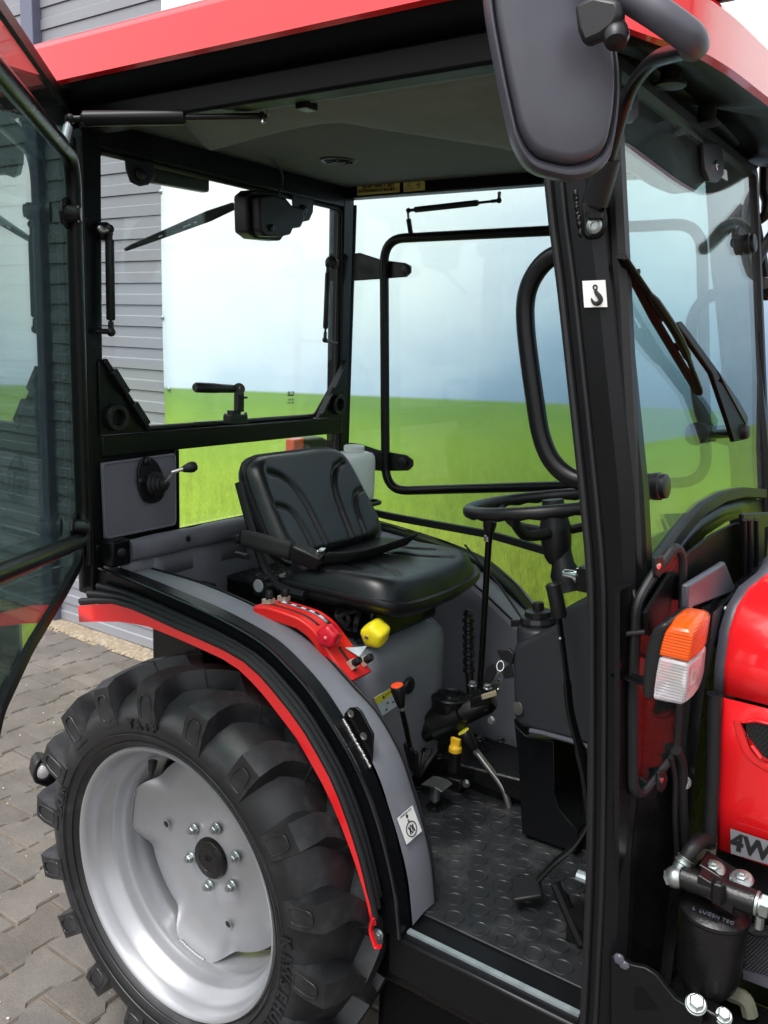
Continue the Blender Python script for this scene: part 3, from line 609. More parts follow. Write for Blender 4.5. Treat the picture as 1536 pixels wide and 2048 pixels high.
strut(p(219, 458, X=-.375), p(222, 664, X=-.37), .80, .0105, .004)
q = MB(); q.lathe([(.019, 0), (.021, .006), (.021, .016), (.012, .02)], p(203, 463, X=-.40), (1, .1, 0), 18); rb = part('strut_mount', q, PLASTIC, T)
q = MB(); q.cyl(p(203, 463, X=-.378), p(219, 459, X=-.373), .006, 10); q.lathe([(.009, 0), (.006, .004), (.001, .0045)], p(203, 458, X=-.377), (1, -.3, .1), 10); part('strut_stud', q, STEEL, rb)
q = MB(); q.cyl(p(192, 662, X=-.385), p(218, 663, X=-.372), .0065, 10); part('strut_stud', q, DBLACK, T)
strut(p(656, 530, X=-.37), p(650, 680, X=-.37), .76, .008, .0035, ball=.009)
q = MB(); q.lathe([(.017, 0), (.019, .005), (.019, .03), (.010, .036)], p(668, 527, X=-.40), (.35, -1, .05), 18); rb = part('strut_mount', q, PLASTIC, T)
q = MB(); q.cyl(p(672, 686, X=-.395), p(650, 682, X=-.37), .005, 10); part('strut_stud', q, DBLACK, T)
# rear window hinge tabs
for cx_, cy_, w_ in ((277, 345, 30), (603, 416, 22)):
    o_ = [(cx_-w_, cy_-32), (cx_+w_, cy_-20), (cx_+w_*.95, cy_+8), (cx_+w_*.6, cy_+25), (cx_, cy_+28), (cx_-w_*.6, cy_+20), (cx_-w_*.9, cy_-5)]
    q = MB(); q.prism(pts(o_, X=-.412), (.006, 0, 0)); hg = part('window_hinge', q, PLASTIC, T, bev=.003)
    q = MB(); q.lathe([(.015, 0), (.015, .006), (.011, .009), (.001, .0095)], p(cx_+2, cy_+4, X=-.406), (1, 0, 0), 18); part('hinge_knob', q, PLASTIC, hg)
q = MB(); q.prism(pts([(300, 322), (420, 352), (420, 385), (310, 365)], X=-.45), (-.03, 0, 0)); part('rear_work_lamp', q, PLASTIC, T, bev=.006)
# rear wiper motor, arm and cable
q = MB(); a = pts([(466, 392), (478, 382), (540, 386), (548, 396), (545, 470), (535, 483), (485, 478), (468, 465)], X=-.40); q.prism(a, (.05, 0, 0)); wm = part('wiper_motor', q, PLASTIC, T, bev=.006)
q = MB(); a = pts([(500, 394), (528, 390), (556, 400), (566, 412), (588, 418), (592, 438), (584, 456), (568, 458), (564, 470), (545, 474), (512, 474), (502, 462)], X=-.352); q.prism(a, (.035, 0, 0)); part('motor_cap', q, PLASTIC, wm, bev=.006)
q = MB(); q.tube(smoothpath([p(550, 400, X=-.34), p(566, 360, X=-.33), p(550, 325, X=-.31), p(500, 285, X=-.27), p(436, 262, X=-.25)], 6), .0035, 8); part('motor_cable', q, RUB, wm)
q = MB(); q.lathe([(.010, 0), (.010, .004), (.004, .006)], p(542, 456, X=-.316), (1, 0, 0), 12); part('screw', q, DBLACK, wm)
q = MB(); a, b = p(470, 412, X=-.46), p(254, 499, X=-.46); d = b-a; nrm = Vector((0, -d.z, d.y)).normalized()
q.prism([a+nrm*.010, a-nrm*.010, a+d*.25-nrm*.014, a+d*.95-nrm*.006, b-nrm*.003, b+nrm*.004, a+d*.6+nrm*.010, a+d*.25+nrm*.014], (-.012, 0, 0)); wa = part('rear_wiper', q, RUB, T, bev=.002)
for t in (.40, .46, .50, .72):
    c = a+d*t; q = MB(); q.obox(c+Vector((.002, 0, 0)), d.normalized()*.006, nrm*.0018, (.001, 0, 0)); part('blade_slot', q, WHITEB, wa)
# rear window handle
q = MB(); h0, h1 = p(394, 775, X=-.36), p(474, 778, X=-.36); hd = (h1-h0).normalized()
q.lathe([(.010, -.008), (.0135, -.002), (.0135, .06), (.012, .09), (.011, (h1-h0).length)], h0, hd, 16); wh = part('window_handle', q, PLASTIC, T)
q = MB(); q.cyl(p(478, 778, X=-.375), p(478, 778, X=-.345), .0165, 20); part('handle_hub', q, PLASTIC, wh)
q = MB(); q.lathe([(.007, 0), (.006, .002), (.003, .002), (.002, 0)], p(482, 776, X=-.344), (1, -.2, 0), 12); part('screw', q, ZINC, wh)
q = MB(); q.obox(p(478, 805, X=-.365), (.009, 0, 0), (0, .012, 0), (0, 0, .026)); q.obox(p(485, 795, X=-.36), (.006, 0, 0), (0, .016, 0), (0, 0, .003)); part('handle_post', q, PLASTIC, wh, bev=.002)
q = MB(); q.obox(p(471, 838, X=-.37), (.016, 0, 0), (0, .033, 0), (0, 0, .0125)); q.obox(p(468, 826, X=-.37), (.012, 0, 0), (0, .016, 0), (0, 0, .008)); part('handle_base', q, PLASTIC, wh, bev=.002)
q = MB(); q.obox(p(412, 846, X=-.385), (.008, 0, 0), (0, .036, 0), (0, 0, .005)); part('handle_stop', q, PLASTIC, wh, bev=.002)
for (x, y) in ((450, 829), (491, 827)):
    q = MB(); q.ball(p(x, y, X=-.365), .005, 8); part('screw', q, ZINC, wh)
g_ = p(582, 788, X=-.4165); text('glass_marking', 'SLD', .019, INK, g_, (0, 1, 0), (0, 0, 1), rw_, .0003, bold=.0006)
text('glass_marking', '43R-00\nE20 AS2', .009, INK, g_-Vector((0, 0, .022)), (0, 1, 0), (0, 0, 1), rw_, .0003)
# labels on the far roof rail ----------------------------------------------------------
qd = pts([(715, 367), (800, 361), (799, 384), (715, 391)], Y=.459); ls, n_ = sticker('rops_label', qd, 0, YLAB, T)
X_ = qd[1]-qd[0]; Y_ = qd[0]-qd[3]
text('label_print', 'PN-EN 15695-1: 2017', .0135, INK, on(qd, .5, .34), X_, Y_, ls, .0003, bold=.0006)
text('label_print', 'KATEGORIA/CATEGORY: 1', .0125, INK, on(qd, .5, .70), X_, Y_, ls, .0003, bold=.0006)
qd = pts([(807, 359), (850, 352), (850, 380), (808, 384)], Y=.459); ls, n_ = sticker('warning_label', qd, 0, YLAB, T)
q = MB(); q.tube([on(qd, *c) for c in ((.08, .82), (.46, .82), (.27, .24))], .0009, 6, closed=True); q.tube([on(qd, .27, .42), on(qd, .27, .64)], .0011, 6); q.ball(on(qd, .27, .74), .0014, 6)
q.tube([on(qd, *c) for c in ((.72, .34), (.68, .58), (.78, .62), (.76, .84))], .0012, 6); q.tube([on(qd, *c) for c in ((.60, .55), (.86, .50))], .0008, 6); q.ball(on(qd, .73, .22), .0022, 8); q.tube([on(qd, *c) for c in ((.66, .86), (.66, .46))], .0006, 5)
part('warning_symbol', q, INK, ls, ang=60)
# ================================================================== REAR WHEEL
AX = Vector((0, 0, .52))
def wpt(r, phi, y): return Vector((r*math.cos(phi), y, .52+r*math.sin(phi)))
def revolve(prof, n=96, closed=True):
    q = MB(); rings = [[wpt(r, 2*math.pi*k/n, y) for r, y in prof] for k in range(n)]
    if closed: q.ringloop(rings)
    else: q.loft(rings+[rings[0]], closed=False, caps=False)
    return q
tprof = [(.312,-.616),(.318,-.632),(.335,-.645),(.360,-.653),(.382,-.653),(.402,-.644),(.425,-.622),(.440,-.590),(.446,-.55),(.449,-.51),(.446,-.47),(.440,-.43),(.425,-.398),(.382,-.365),(.335,-.375),(.312,-.40),(.300,-.41),(.300,-.605)]
tyre = part('tyre', revolve(tprof, 120), TYRE, T, ang=50)
for rr, yy in ((.331, -.6455), (.352, -.6545)):
    q = MB(); q.tube([wpt(rr, 2*math.pi*k/120, yy) for k in range(120)], .0018, 6, closed=True); part('sidewall_ridge', q, TYRE, tyre)
def lug(side):
    q = MB(); st = []
    # (r_base, y_base, nr, ny, height, half base, half top, lead angle)
    S0 = [(.374,-.652,0,-1,.003,.030,.027,0),(.398,-.645,.0,-1,.012,.032,.027,0),(.416,-.632,.31,-.95,.0275,.035,.027,0),(.428,-.616,.70,-.72,.0500,.038,.0265,0),(.434,-.602,.86,-.50,.0480,.040,.0255,.002),(.438,-.588,.99,-.12,.0425,.040,.0245,.007)]
    for k in range(1, 8):
        t = k/7; y = -.590+.115*t; S0.append((.440+.009*min(1, t*1.6), y, 1, 0, .042-.003*t, .040-.006*t, .0240-.003*t, .008+.265*t**1.35))
    for rb, y, nr, ny, h, hb, ht, lead in S0:
        l = math.hypot(nr, ny); nr, ny = nr/l, ny/l
        def P_(r, yy, dphi): 
            return wpt(r, -lead+dphi, yy)
        st.append([P_(rb-.006*nr, y-.006*ny, -hb/rb), P_(rb+h*nr, y+h*ny, -ht/rb), P_(rb+h*nr, y+h*ny, ht/rb), P_(rb-.006*nr, y-.006*ny, hb/rb)])
    q.loft(st)
    # raised outline of the recessed shoulder pad
    o = [(.388,-.6560,-.0175),(.388,-.6560,.0175),(.425,-.6582,.0175),(.446,-.6565,.0135),(.446,-.6565,-.0135),(.425,-.6582,-.0175)]
    q.tube(fillet([wpt(r, a/r, y) for r, y, a in o], .010, 3, closed=True), .0017, 6, closed=True)
    if side < 0:
        q.v = [(x, -1.02-y, z) for x, y, z in q.v]
    return q.mesh('lug', TYRE, 28)
lm, lm2 = lug(1), lug(-1)
for k in range(18):
    for me_, off in ((lm, 0), (lm2, 10)):
        o = bpy.data.objects.new('lug', me_); COL.objects.link(o); o.parent = tyre
        a = -R(16.2-off+20.35*k*18/18.0 if False else 15.4+off+20*k)
        o.matrix_local = Matrix.Translation(AX) @ Matrix.Rotation(a, 4, 'Y') @ Matrix.Translation(-AX)
# sidewall lettering, moulded
def arc_text(s_, r, a0, size, dirn=-1):
    a = a0
    for ch in s_:
        if ch != ' ':
            c = wpt(r, a, -.6562); rad = (c-wpt(0, 0, -.6562)).normalized(); tan = Vector((0, 0, 1)).cross(rad) if False else Vector((math.sin(a), 0, -math.cos(a)))
            text('sidewall_letter', ch, size, TYRE, c, tan, rad, tyre, .0012, bold=.0012)
        a += dirn*size*.86/r
arc_text('TRIP', .376, R(104), .030); arc_text('KIWSEHUK', .366, R(6), .036); arc_text('EXER', .366, R(172), .028)
# rim
rp_ = [(.3135,-.626),(.3165,-.631),(.3135,-.636),(.307,-.634),(.3005,-.624),(.296,-.606),(.290,-.590),(.277,-.578),(.271,-.566),(.270,-.552),(.2655,-.543),(.2615,-.530),(.2645,-.518),(.262,-.505),(.258,-.47),(.262,-.43),(.288,-.41),(.303,-.395),(.306,-.40),(.292,-.416),(.268,-.436),(.264,-.47),(.268,-.51),(.272,-.545),(.282,-.572),(.300,-.59),(.304,-.612)]
rim = part('wheel_rim', revolve(rp_, 128), RIM, T, ang=50)
# dished wheel disc with four welded lobes and open gaps
DY = -.488
dn, rings = 144, []
def edge(a):
    return .238+.028*lobe(a)
def lobe(a):
    d = abs((math.degrees(a)-170+45) % 90-45); return (lambda t: t*t*(3-2*t))(max(0, min(1, (27-d)/16)))
rad = [(0.0, .012), (.13, .012), (.20, .012), (.30, .004), (.42, -.003), (.5, -.004), (.62, 0), (.8, .004), (.92, .001), (1, -.005)]
for f_, dy in rad:
    rings.append([wpt(edge(2*math.pi*k/dn)*max(f_, .001) if f_ > .55 else .262*max(f_, .001), 2*math.pi*k/dn, DY-dy-(.036*lobe(2*math.pi*k/dn)*(f_-.8)/.2 if f_ > .8 else 0)) for k in range(dn)])
q = MB(); q.loft(rings, caps=False); q.loft([rings[-1], [v+Vector((0, .009, 0)) for v in rings[-1]]], caps=False); disc = part('wheel_disc', q, RIM, rim, ang=50)
for a in (170, 260, 350, 80):
    q = MB(); rw = random.Random(a)
    for k in range(18):
        aa = R(a-9+k); rr = edge(aa)-.001; q.ball(wpt(rr, aa, DY-.033), .0055, 6, (1, .8, 1))
    part('weld_bead', q, RIM, rim, ang=80)
for k in range(6):
    c = wpt(.0795, R(22+60*k), DY-.0095); q = MB(); q.hexbolt(c, (0, -1, 0), .0105, .013, .0145); q.cyl(c, c+Vector((0, -.019, 0)), .0065, 12); part('wheel_bolt', q, ZINC, rim)
q = MB(); q.lathe([(.050, 0), (.050, .010), (.046, .016), (.030, .018), (.029, .0165), (.001, .0165)], (0, DY-.009, .52), (0, -1, 0), 36); part('hub_cap', q, CAST, rim)
text('cap_emblem', 'KP', .018, CAST, (0, DY-.0262, .522), (1, 0, 0), (0, 0, 1), rim, .0008)
for a in (172, 287, 52):
    q = MB(); c = wpt(.165, R(a), DY-.0072); q.lathe([(.0105, 0), (.0115, .0012), (.009, .0016), (.0085, .0002), (.0001, .0002)], c, (0, -1, 0), 18); q2 = part('disc_hole', q, RIM, rim)
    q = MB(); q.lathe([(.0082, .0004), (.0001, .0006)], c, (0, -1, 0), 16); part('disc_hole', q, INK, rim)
q = MB(); c = p(276, 1635, Y=-.52) if False else wpt(.262, R(122), -.555); ax_ = (wpt(.20, R(120), -.60)-c).normalized()
q.lathe([(.011, 0), (.009, .018), (.0085, .022), (.006, .024), (.006, .036), (.001, .038)], c, ax_, 14); part('valve', q, RUB, rim)
q = MB(); q.cyl((0, -.38, .52), (0, -.485, .52), .11, 32); q.cyl((0, -.1, .52), (0, -.44, .52), .075, 24); part('axle', q, DBLACK, T)
# lamp behind the tyre
q = MB(); o_ = pts([(66, 1552), (70, 1530), (80, 1518), (95, 1520), (104, 1535), (120, 1560), (125, 1590), (100, 1578), (70, 1568)], X=-.56); q.prism(o_, (-.05, .02, 0)); rl = part('rear_marker_lamp', q, PLASTIC, T, bev=.006)
q = MB(); c = p(86, 1543, X=-.556); q.lathe([(.019, -.004), (.017, .006), (.009, .011), (.001, .012)], c, (.6, -.7, .2), 18); part('lamp_lens', q, LCLR, rl)
q = MB(); q.lathe([(.021, -.004), (.023, .004), (.019, .006), (.018, .0)], c, (.6, -.7, .2), 18); part('lamp_ring', q, PLASTIC, rl)
q = MB(); q.tube([c, (-.60, -.3, .62), (-.5, -.1, .64)], .012, 8); part('lamp_bracket', q, BLACK, rl)
# ================================================================== SEAT
seat = MB(); seat.prism([(-.07, -.19, 1.085), (.20, -.19, 1.085), (.24, -.12, 1.085), (.24, .14, 1.085), (-.07, .19, 1.085)], (0, 0, .02)); seat = part('seat', seat, PLASTIC, T, bev=.006)
def pillow(name, frame, W_, H_, thick, grooves, corner, edge_h, m=SEATM, nu=72, nv=72, crown=0, par=None, bulge=None):
    """frame(y, t, d) -> point; y across, t along 0..H_, d outwards"""
    def warp(u, v):      # square -> rounded square
        x, y = u, v; k = corner
        ax, ay = abs(x), abs(y); m_ = max(ax, ay)
        f_ = 1.0
        if m_ > 0:
            ex = 2.0+(1-m_)*0; n_ = 7.0 if k is None else k
            f_ = m_/((ax**n_+ay**n_)**(1/n_))
        return x*f_, y*f_
    rows = []
    for j in range(nv+1):
        row = []
        for i in range(nu+1):
            u, v = 2*i/nu-1, 2*j/nv-1
            x, y = warp(u, v); mm = max(abs(u), abs(v))
            yy, tt = x*W_/2, (y+1)/2*H_
            e = 1-max(0, (mm-.80)/.20)**2.6 if mm > .80 else 1
            d = thick*e + crown*(1-x*x)*(1-y*y)
            if bulge: d += bulge(x, y)*e
            for pth, dep, wid in grooves:
                best = 9
                for a in range(len(pth)-1):
                    p0, p1 = pth[a], pth[a+1]; vx, vy = p1[0]-p0[0], p1[1]-p0[1]; L2 = vx*vx+vy*vy
                    t = max(0, min(1, ((yy-p0[0])*vx+(tt-p0[1])*vy)/L2)); best = min(best, math.hypot(yy-p0[0]-t*vx, tt-p0[1]-t*vy))
                d -= dep*math.exp(-(best/wid)**2)
            row.append(frame(yy, tt, d))
        rows.append(row)
    q = MB(); q.grid(rows)
    return part(name, q, m, par or T, ang=70, solid=0)
def bz(P, n=10): return [(q.x, q.y) for q in smoothpath([Vector((a, b, 0)) for a, b in P], n)]
# back rest: plane leaning backwards
b0 = Vector((-.058, 0, 1.150)); bt_ = Vector((-.165, 0, .262)); HB = bt_.length; bu = bt_.normalized(); bn = Vector((bu.z, 0, -bu.x))
def bframe(y, t, d):
    w = 1.0-.10*(t/HB)**2; cur = .018*math.sin(math.pi*t/HB)-.02*(2*y/.46)**2*0
    return b0+bu*t+Vector((0, y*w, 0))+bn*(d+.022*(2*y/.46)**2*(1-.5*t/HB)-cur*.3)
gs = []
for s in (-1, 1):
    gs.append((bz([(s*.165, HB*.80), (s*.120, HB*.745), (s*.085, HB*.62), (s*.067, HB*.45), (s*.060, HB*.25), (s*.055, HB*.03)]), .011, .0085))
    gs.append((bz([(s*.185, HB*.50), (s*.150, HB*.46), (s*.128, HB*.36), (s*.118, HB*.22), (s*.112, HB*.03)]), .010, .0075))
gs.append(([(-.16, HB*.03), (.16, HB*.03)], .008, .009))
back = pillow('seat_back', bframe, .455, HB, .045, gs, 6.0, 0, crown=.006, par=seat, nu=110, nv=96)
q = MB(); rows = []
def shell_ring(t, inset, d):
    return None
ring = []
for k in range(72):
    a = 2*math.pi*k/72; c, s_ = math.cos(a), math.sin(a); n_ = 6.0; f_ = 1/((abs(c)**n_+abs(s_)**n_)**(1/n_)); ring.append((c*f_, s_*f_))
q.loft([[bframe(x*.2345, (y*1.03+1)/2*HB, .010) for x, y in ring], [bframe(x*.237, (y*1.04+1)/2*HB, -.002) for x, y in ring], [bframe(x*.225, (y+1)/2*HB, -.022) for x, y in ring]]); part('back_shell', q, PLASTIC, seat, ang=50)
# cushion
c0 = Vector((-.075, 0, 1.115)); cu_ = Vector((.375, 0, .006)); HC = cu_.length; cu = cu_.normalized(); cn = Vector((-cu.z, 0, cu.x))
def cframe(y, t, d):
    s = t/HC
    dr = -.012*max(0, (s-.75)/.25)**2
    return c0+cu*t+Vector((0, y*(1-.06*max(0, s-.6)), 0))+cn*(d+dr+.012*(2*y/.46)**2)
cg = []
for s in (-1, 1):
    cg.append((bz([(s*.05, HC*.30), (s*.065, HC*.55), (s*.10, HC*.78), (s*.13, HC*.86)]), .006, .009)); cg.append((bz([(s*.12, HC*.30), (s*.13, HC*.5), (s*.155, HC*.66)]), .006, .008))
cush = pillow('seat_cushion', cframe, .465, HC, .055, cg, 5.5, 0, crown=.002, par=seat, nu=96, nv=96)
q = MB(); q.loft([[cframe(x*.239, (y*1.03+1)/2*HC, .012) for x, y in ring], [cframe(x*.243, (y*1.04+1)/2*HC, .002) for x, y in ring], [cframe(x*.240, (y*1.03+1)/2*HC, -.006) for x, y in ring], [cframe(x*.20, (y*.9+1)/2*HC, -.035) for x, y in ring]]); part('seat_pan', q, PLASTIC, seat, ang=50)
q = MB(); # side edge running from the pan up to the back rest
for s in (-1, 1):
    q = MB(); q.tube(smoothpath([(-.19, s*.222, 1.36), (-.135, s*.229, 1.24), (-.085, s*.235, 1.155), (-.04, s*.238, 1.118), (.05, s*.240, 1.112)], 6), .010, 8, flat=1.3); part('shell_edge', q, PLASTIC, seat)
q = MB(); q.box((-.30, -.16, 1.0), (.20, .14, 1.085)); part('seat_suspension', q, DBLACK, T, bev=.01)
q = MB(); rk = random.Random(4)
for k in range(7): q.tube(smoothpath([(.10+rk.uniform(0, .08), -.18, 1.085), (.12+rk.uniform(0, .08), -.21, 1.07), (.13+rk.uniform(0, .06), -.20, 1.045), (.15, -.17, 1.03)], 4), .006, 6)
part('cable_bundle', q, RUB, T)
q = MB()     # pedestal under the seat, leatherette over the transmission tunnel
def rr(cx_, cy_, hx, hy, n_, z, m_=48): 
    o = []
    for k in range(m_):
        a = 2*math.pi*k/m_; c, s_ = math.cos(a), math.sin(a); f_ = 1/((abs(c)**n_+abs(s_)**n_)**(1/n_)); o.append(Vector((cx_+c*f_*hx, cy_+s_*f_*hy, z)))
    return o
q.loft([rr(-.08, -.03, .315, .205, 9, .60), rr(-.08, -.03, .315, .205, 9, .93), rr(-.08, -.03, .310, .200, 8, .965), rr(-.08, -.03, .290, .18, 7, .988), rr(-.08, -.03, .25, .14, 6, .998)]); ped = part('seat_pedestal', q, VINYL, T, ang=60)
q = MB(); q.tube(smoothpath([(.20, .176, .62), (.20, .176, .90), (.185, .168, .965), (.10, .16, .992), (-.1, .16, .998)], 6), .005, 8); part('piping', q, VINYL, ped)
# adjuster knob
c = p(523, 1170, Y=-.262); q = MB()
for k in range(6):
    a = k*math.pi/3; q.cyl(c+Vector((math.cos(a)*.019, .012, math.sin(a)*.019)), c+Vector((math.cos(a)*.019, -.010, math.sin(a)*.019)), .010, 12)
q.cyl(c+Vector((0, .03, 0)), c+Vector((0, -.011, 0)), .022, 24); kn = part('adjuster_knob', q, PLASTIC, T)
q = MB(); q.lathe([(.0165, 0), (.0155, .002), (.001, .0022)], c+Vector((0, -.0108, 0)), (0, -1, 0), 24); part('knob_cap', q, mat('grey_plastic', (.22, .23, .25), .4), kn)
# belt
def strip(name, C_, w, m, par, th=.0022, wd=None):
    """ribbon along points, width direction per point"""
    L1, L2 = [], []
    for i, c in enumerate(C_):
        d = V(wd[i] if isinstance(wd, list) else wd).normalized(); L1.append(c+d*w/2); L2.append(c-d*w/2)
    q = MB(); q.grid([L1, [a.lerp(b, .33)+Vector((0, 0, .001)) for a, b in zip(L1, L2)], [a.lerp(b, .67)+Vector((0, 0, .001)) for a, b in zip(L1, L2)], L2]); return part(name, q, m, par, solid=th, ang=60)
belt = strip('seat_belt', smoothpath([p(482, 1076, Y=-.245), p(510, 1082, Y=-.262), p(545, 1092, Y=-.268), p(580, 1102, Y=-.25)], 5), .046, WEB, T, wd=(.18, .1, 1))
q = MB(); bk_c = p(612, 1112, Y=-.225); q.obox(bk_c, (.036, .012, -.012), (-.006, .016, .004), (.010, -.002, .019)); part('buckle', q, PLASTIC, belt, bev=.006)
q = MB(); q.obox(p(641, 1112, Y=-.21), (.004, .006, -.001), (-.002, .010, .002), (.003, 0, .018)); part('buckle_tongue', q, CHROME, belt, bev=.002)
C_ = smoothpath([p(642, 1118, Y=-.195), p(690, 1117, Y=-.13), p(740, 1106, Y=-.03), p(795, 1088, Y=.07), p(828, 1077, Y=.12)], 6)
strip('lap_strap', C_, .056, WEB, belt, wd=[Vector((.55, .12, .55+.0*i)) for i in range(len(C_))])
q = MB(); q.lathe([(.011, 0), (.011, .008), (.006, .011)], p(477, 1078, Y=-.245), (-.2, -1, 0), 14); q.cyl((-.20, -.22, 1.17), (-.13, -.25, 1.18), .008, 8); part('belt_anchor', q, PLASTIC, belt)
q = MB(); q.obox((-.13, .25, 1.20), (.03, 0, .02), (0, .012, 0), (-.01, 0, .03)); part('belt_retractor', q, PLASTIC, belt, bev=.006)
# ================================================================== CONSOLE AND CONTROLS
to = [(506,1212),(530,1214),(555,1221),(580,1230),(602,1240),(628,1262),(655,1300),(680,1338),(699,1364)]
N_ = len(to); ys = [-.392+.042*i/(N_-1) for i in range(N_)]
cp_ = [p(x, y, Y=ys[i]) for i, (x, y) in enumerate(to)]
cp_ = smoothpath(cp_, 4); q = MB(); rings = []
for i, c in enumerate(cp_):
    t = (cp_[min(i+1, len(cp_)-1)]-cp_[max(i-1, 0)]).normalized(); n = Vector((-t.z, 0, t.x)); w = .072+.018*i/len(cp_); h = .031-.008*i/len(cp_)
    rings.append([c+n*-h, c+n*-.004, c+n*0+Vector((0, .004, 0)), c+Vector((0, w-.004, 0)), c+n*-.004+Vector((0, w, 0)), c+n*-h+Vector((0, w, 0))])
q.loft(rings); cons = part('lever_console', q, REDP, T, bev=.002, ang=30)
def con(s, v, off=0.0):
    """point on the console top: s along 0..1, v across 0..1"""
    f_ = s*(len(cp_)-1); i = min(int(f_), len(cp_)-2); c = cp_[i].lerp(cp_[i+1], f_-i); t = (cp_[i+1]-cp_[i]).normalized(); n = Vector((-t.z, 0, t.x))
    return c+Vector((0, (.071+.017*s)*v, 0))+n*off, t, n
def con_strip(name, s0, s1, v0, v1, m, off=.0008, par=None):
    q = MB(); A = [con(s0+(s1-s0)*k/16, v0, off)[0] for k in range(17)]; B = [con(s0+(s1-s0)*k/16, v1, off)[0] for k in range(17)]; q.grid([A, B]); return part(name, q, m, par or cons, solid=.0006)
con_strip('console_slot', .12, .60, .27, .36, INK); con_strip('console_slot', .12, .64, .62, .80, INK); con_strip('console_slot', .76, .93, .40, .50, INK)
con_strip('scale_strip', .14, .60, .63, .75, mat('scale_decal', (.30, .36, .42), .4), .0015)
for k in range(9):
    s = .17+.047*k; c, t, n = con(s, .69, .0024); q = MB(); q.obox(c, t*.006, Vector((0, .0032, 0)), n*.0004); part('scale_mark', q, INK if k % 2 else WHITEB, cons)
for s, v in ((.09, .35), (.13, .86), (.885, .42), (.90, .88)):
    c, t, n = con(s, v, 0)
    for j in range(3):
        q = MB(); q.obox(c+n*(.0035+.0042*j), t*.011, Vector((0, .009, 0)), n*.0016); part('stop_plate', q, mat('pale_zinc', (.62, .62, .50), .35, metal=.5) if j == 0 and s == .09 else bpy.data.materials['pale_zinc'], cons)
    q = MB(); q.lathe([(.0085, .010), (.0092, .014), (.0092, .030), (.0075, .0325), (.0045, .0325), (.004, .031), (.001, .031)], c, n*.95+Vector((.15, .0, .1)), 18); part('stop_knob', q, PLASTIC, cons)
q = MB(); tip_, _, _ = con(.93, .70, .004); q.prism([con(.78, .62, .001)[0], con(.80, .95, .001)[0], con(.83, 1.0, .03)[0], con(.86, .85, .004)[0]], (0, 0, .002)); part('lever_plate', q, GALV, cons)
def lobe_knob(name, c, ax, r, h, m, par, lobes=6):
    ax = V(ax).normalized(); e = Vector((0, 0, 1)); e = (e-ax*e.dot(ax)).normalized(); b = ax.cross(e); n = 72; q = MB(); rings = []
    for f_, hh in ((.62, 0), (.86, .06), (.97, .2), (1, .5), (.97, .78), (.86, .93), (.6, 1), (.3, 1.02), (.01, 1.02)):
        rings.append([V(c)+ax*(hh*h)+(e*math.cos(2*math.pi*k/n)+b*math.sin(2*math.pi*k/n))*r*f_*(1-(.13*(.5-.5*math.cos(lobes*2*math.pi*k/n))**.7 if f_ > .6 else 0)) for k in range(n)])
    q.loft(rings); return part(name, q, m, par, ang=60)
c = p(666, 1274, Y=-.345); rk_ = lobe_knob('red_lever_knob', c+Vector((-.012, .016, .0)), (.25, -1, .12), .0275, .042, mat('crimson_knob', (.58, .006, .022), .3), cons, 5)
q = MB(); q.ball(c+Vector((-.001, -.026, .0045)), .004, 10); part('knob_button', q, mat('pink_cap', (.85, .25, .28), .3), cons)
c = p(750, 1264, Y=-.215); yk = lobe_knob('yellow_lever_knob', c+Vector((.0, .024, .004)), (.12, -1, -.22), .0325, .054, YEL, T, 5)
q = MB(); q.lathe([(.005, 0), (.0045, .001), (.0001, .001)], p(733, 1275, Y=-.247), (.12, -1, -.2), 12); part('knob_screw', q, STEEL, yk)
q = MB(); q.tube(smoothpath([c+Vector((0, .02, 0)), c+Vector((-.03, .03, -.02)), c+Vector((-.08, .04, -.05))], 4), .008, 8); part('lever_rod', q, DBLACK, yk)
# labels on pedestal and hump
FX = .2365
qd = pts([(747, 1396), (785, 1374), (801, 1406), (764, 1432)], X=FX); cl, n_ = sticker('caution_label', qd, 0, WHITEB, ped)
qy = [on(qd, 0, 0, .0016), on(qd, 1, 0, .0016), on(qd, 1, .34, .0016), on(qd, 0, .34, .0016)]; q = MB(); q.prism(qy, n_*.0004); part('label_band', q, YLAB2, T).parent = ped
X_, Y_ = qd[1]-qd[0], qd[0]-qd[3]
text('label_print', 'CAUTION', .009, INK, on(qd, .72, .17, .0022), X_, Y_, ped, .0002)
q = MB(); q.prism([on(qd, .34, .27, .0022), on(qd, .46, .27, .0022), on(qd, .40, .07, .0022)], n_*.0002)
for u, v in ((.26, .84), (.44, .58), (.68, .70)): q.prism([on(qd, u-.07, v, .002), on(qd, u+.05, v-.08, .002), on(qd, u+.06, v+.05, .002)], n_*.0002)
part('label_symbol', q, INK, ped)
q = MB(); q.lathe([(.022, 0), (.023, .004), (.020, .010), (.012, .014), (.001, .0145)], p(815, 1370, X=FX), (1, 0, 0), 24); gm_ = part('rubber_grommet', q, RUB, ped)
HN = Vector((.917, 0, .398)); HO = Vector((.4765, -.4, .76)) + HN*.004
qd = pts([(794, 1637), (824, 1611), (843, 1662), (813, 1689)], pl=(HN, HO)); hsx, n_ = sticker('wheel_sticker', qd, 0, WHITE, T)
q = MB(); q.tube([on(qd, .5+.30*math.cos(a), .66+.26*math.sin(a)) for a in [k*math.pi/16 for k in range(32)]], .0011, 6, closed=True)
for du in (-.14, .14): q.tube([on(qd, .5+du, .54), on(qd, .5+du*.7, .66), on(qd, .5+du, .80)], .0016, 6)
q.tube([on(qd, .5+.055*math.cos(a), .66+.14*math.sin(a)) for a in [k*math.pi/8 for k in range(16)]], .0012, 6, closed=True)
q.tube([on(qd, .47, .40), on(qd, .47, .30)], .0009, 6); q.tube([on(qd, .53, .40), on(qd, .53, .30)], .0009, 6)
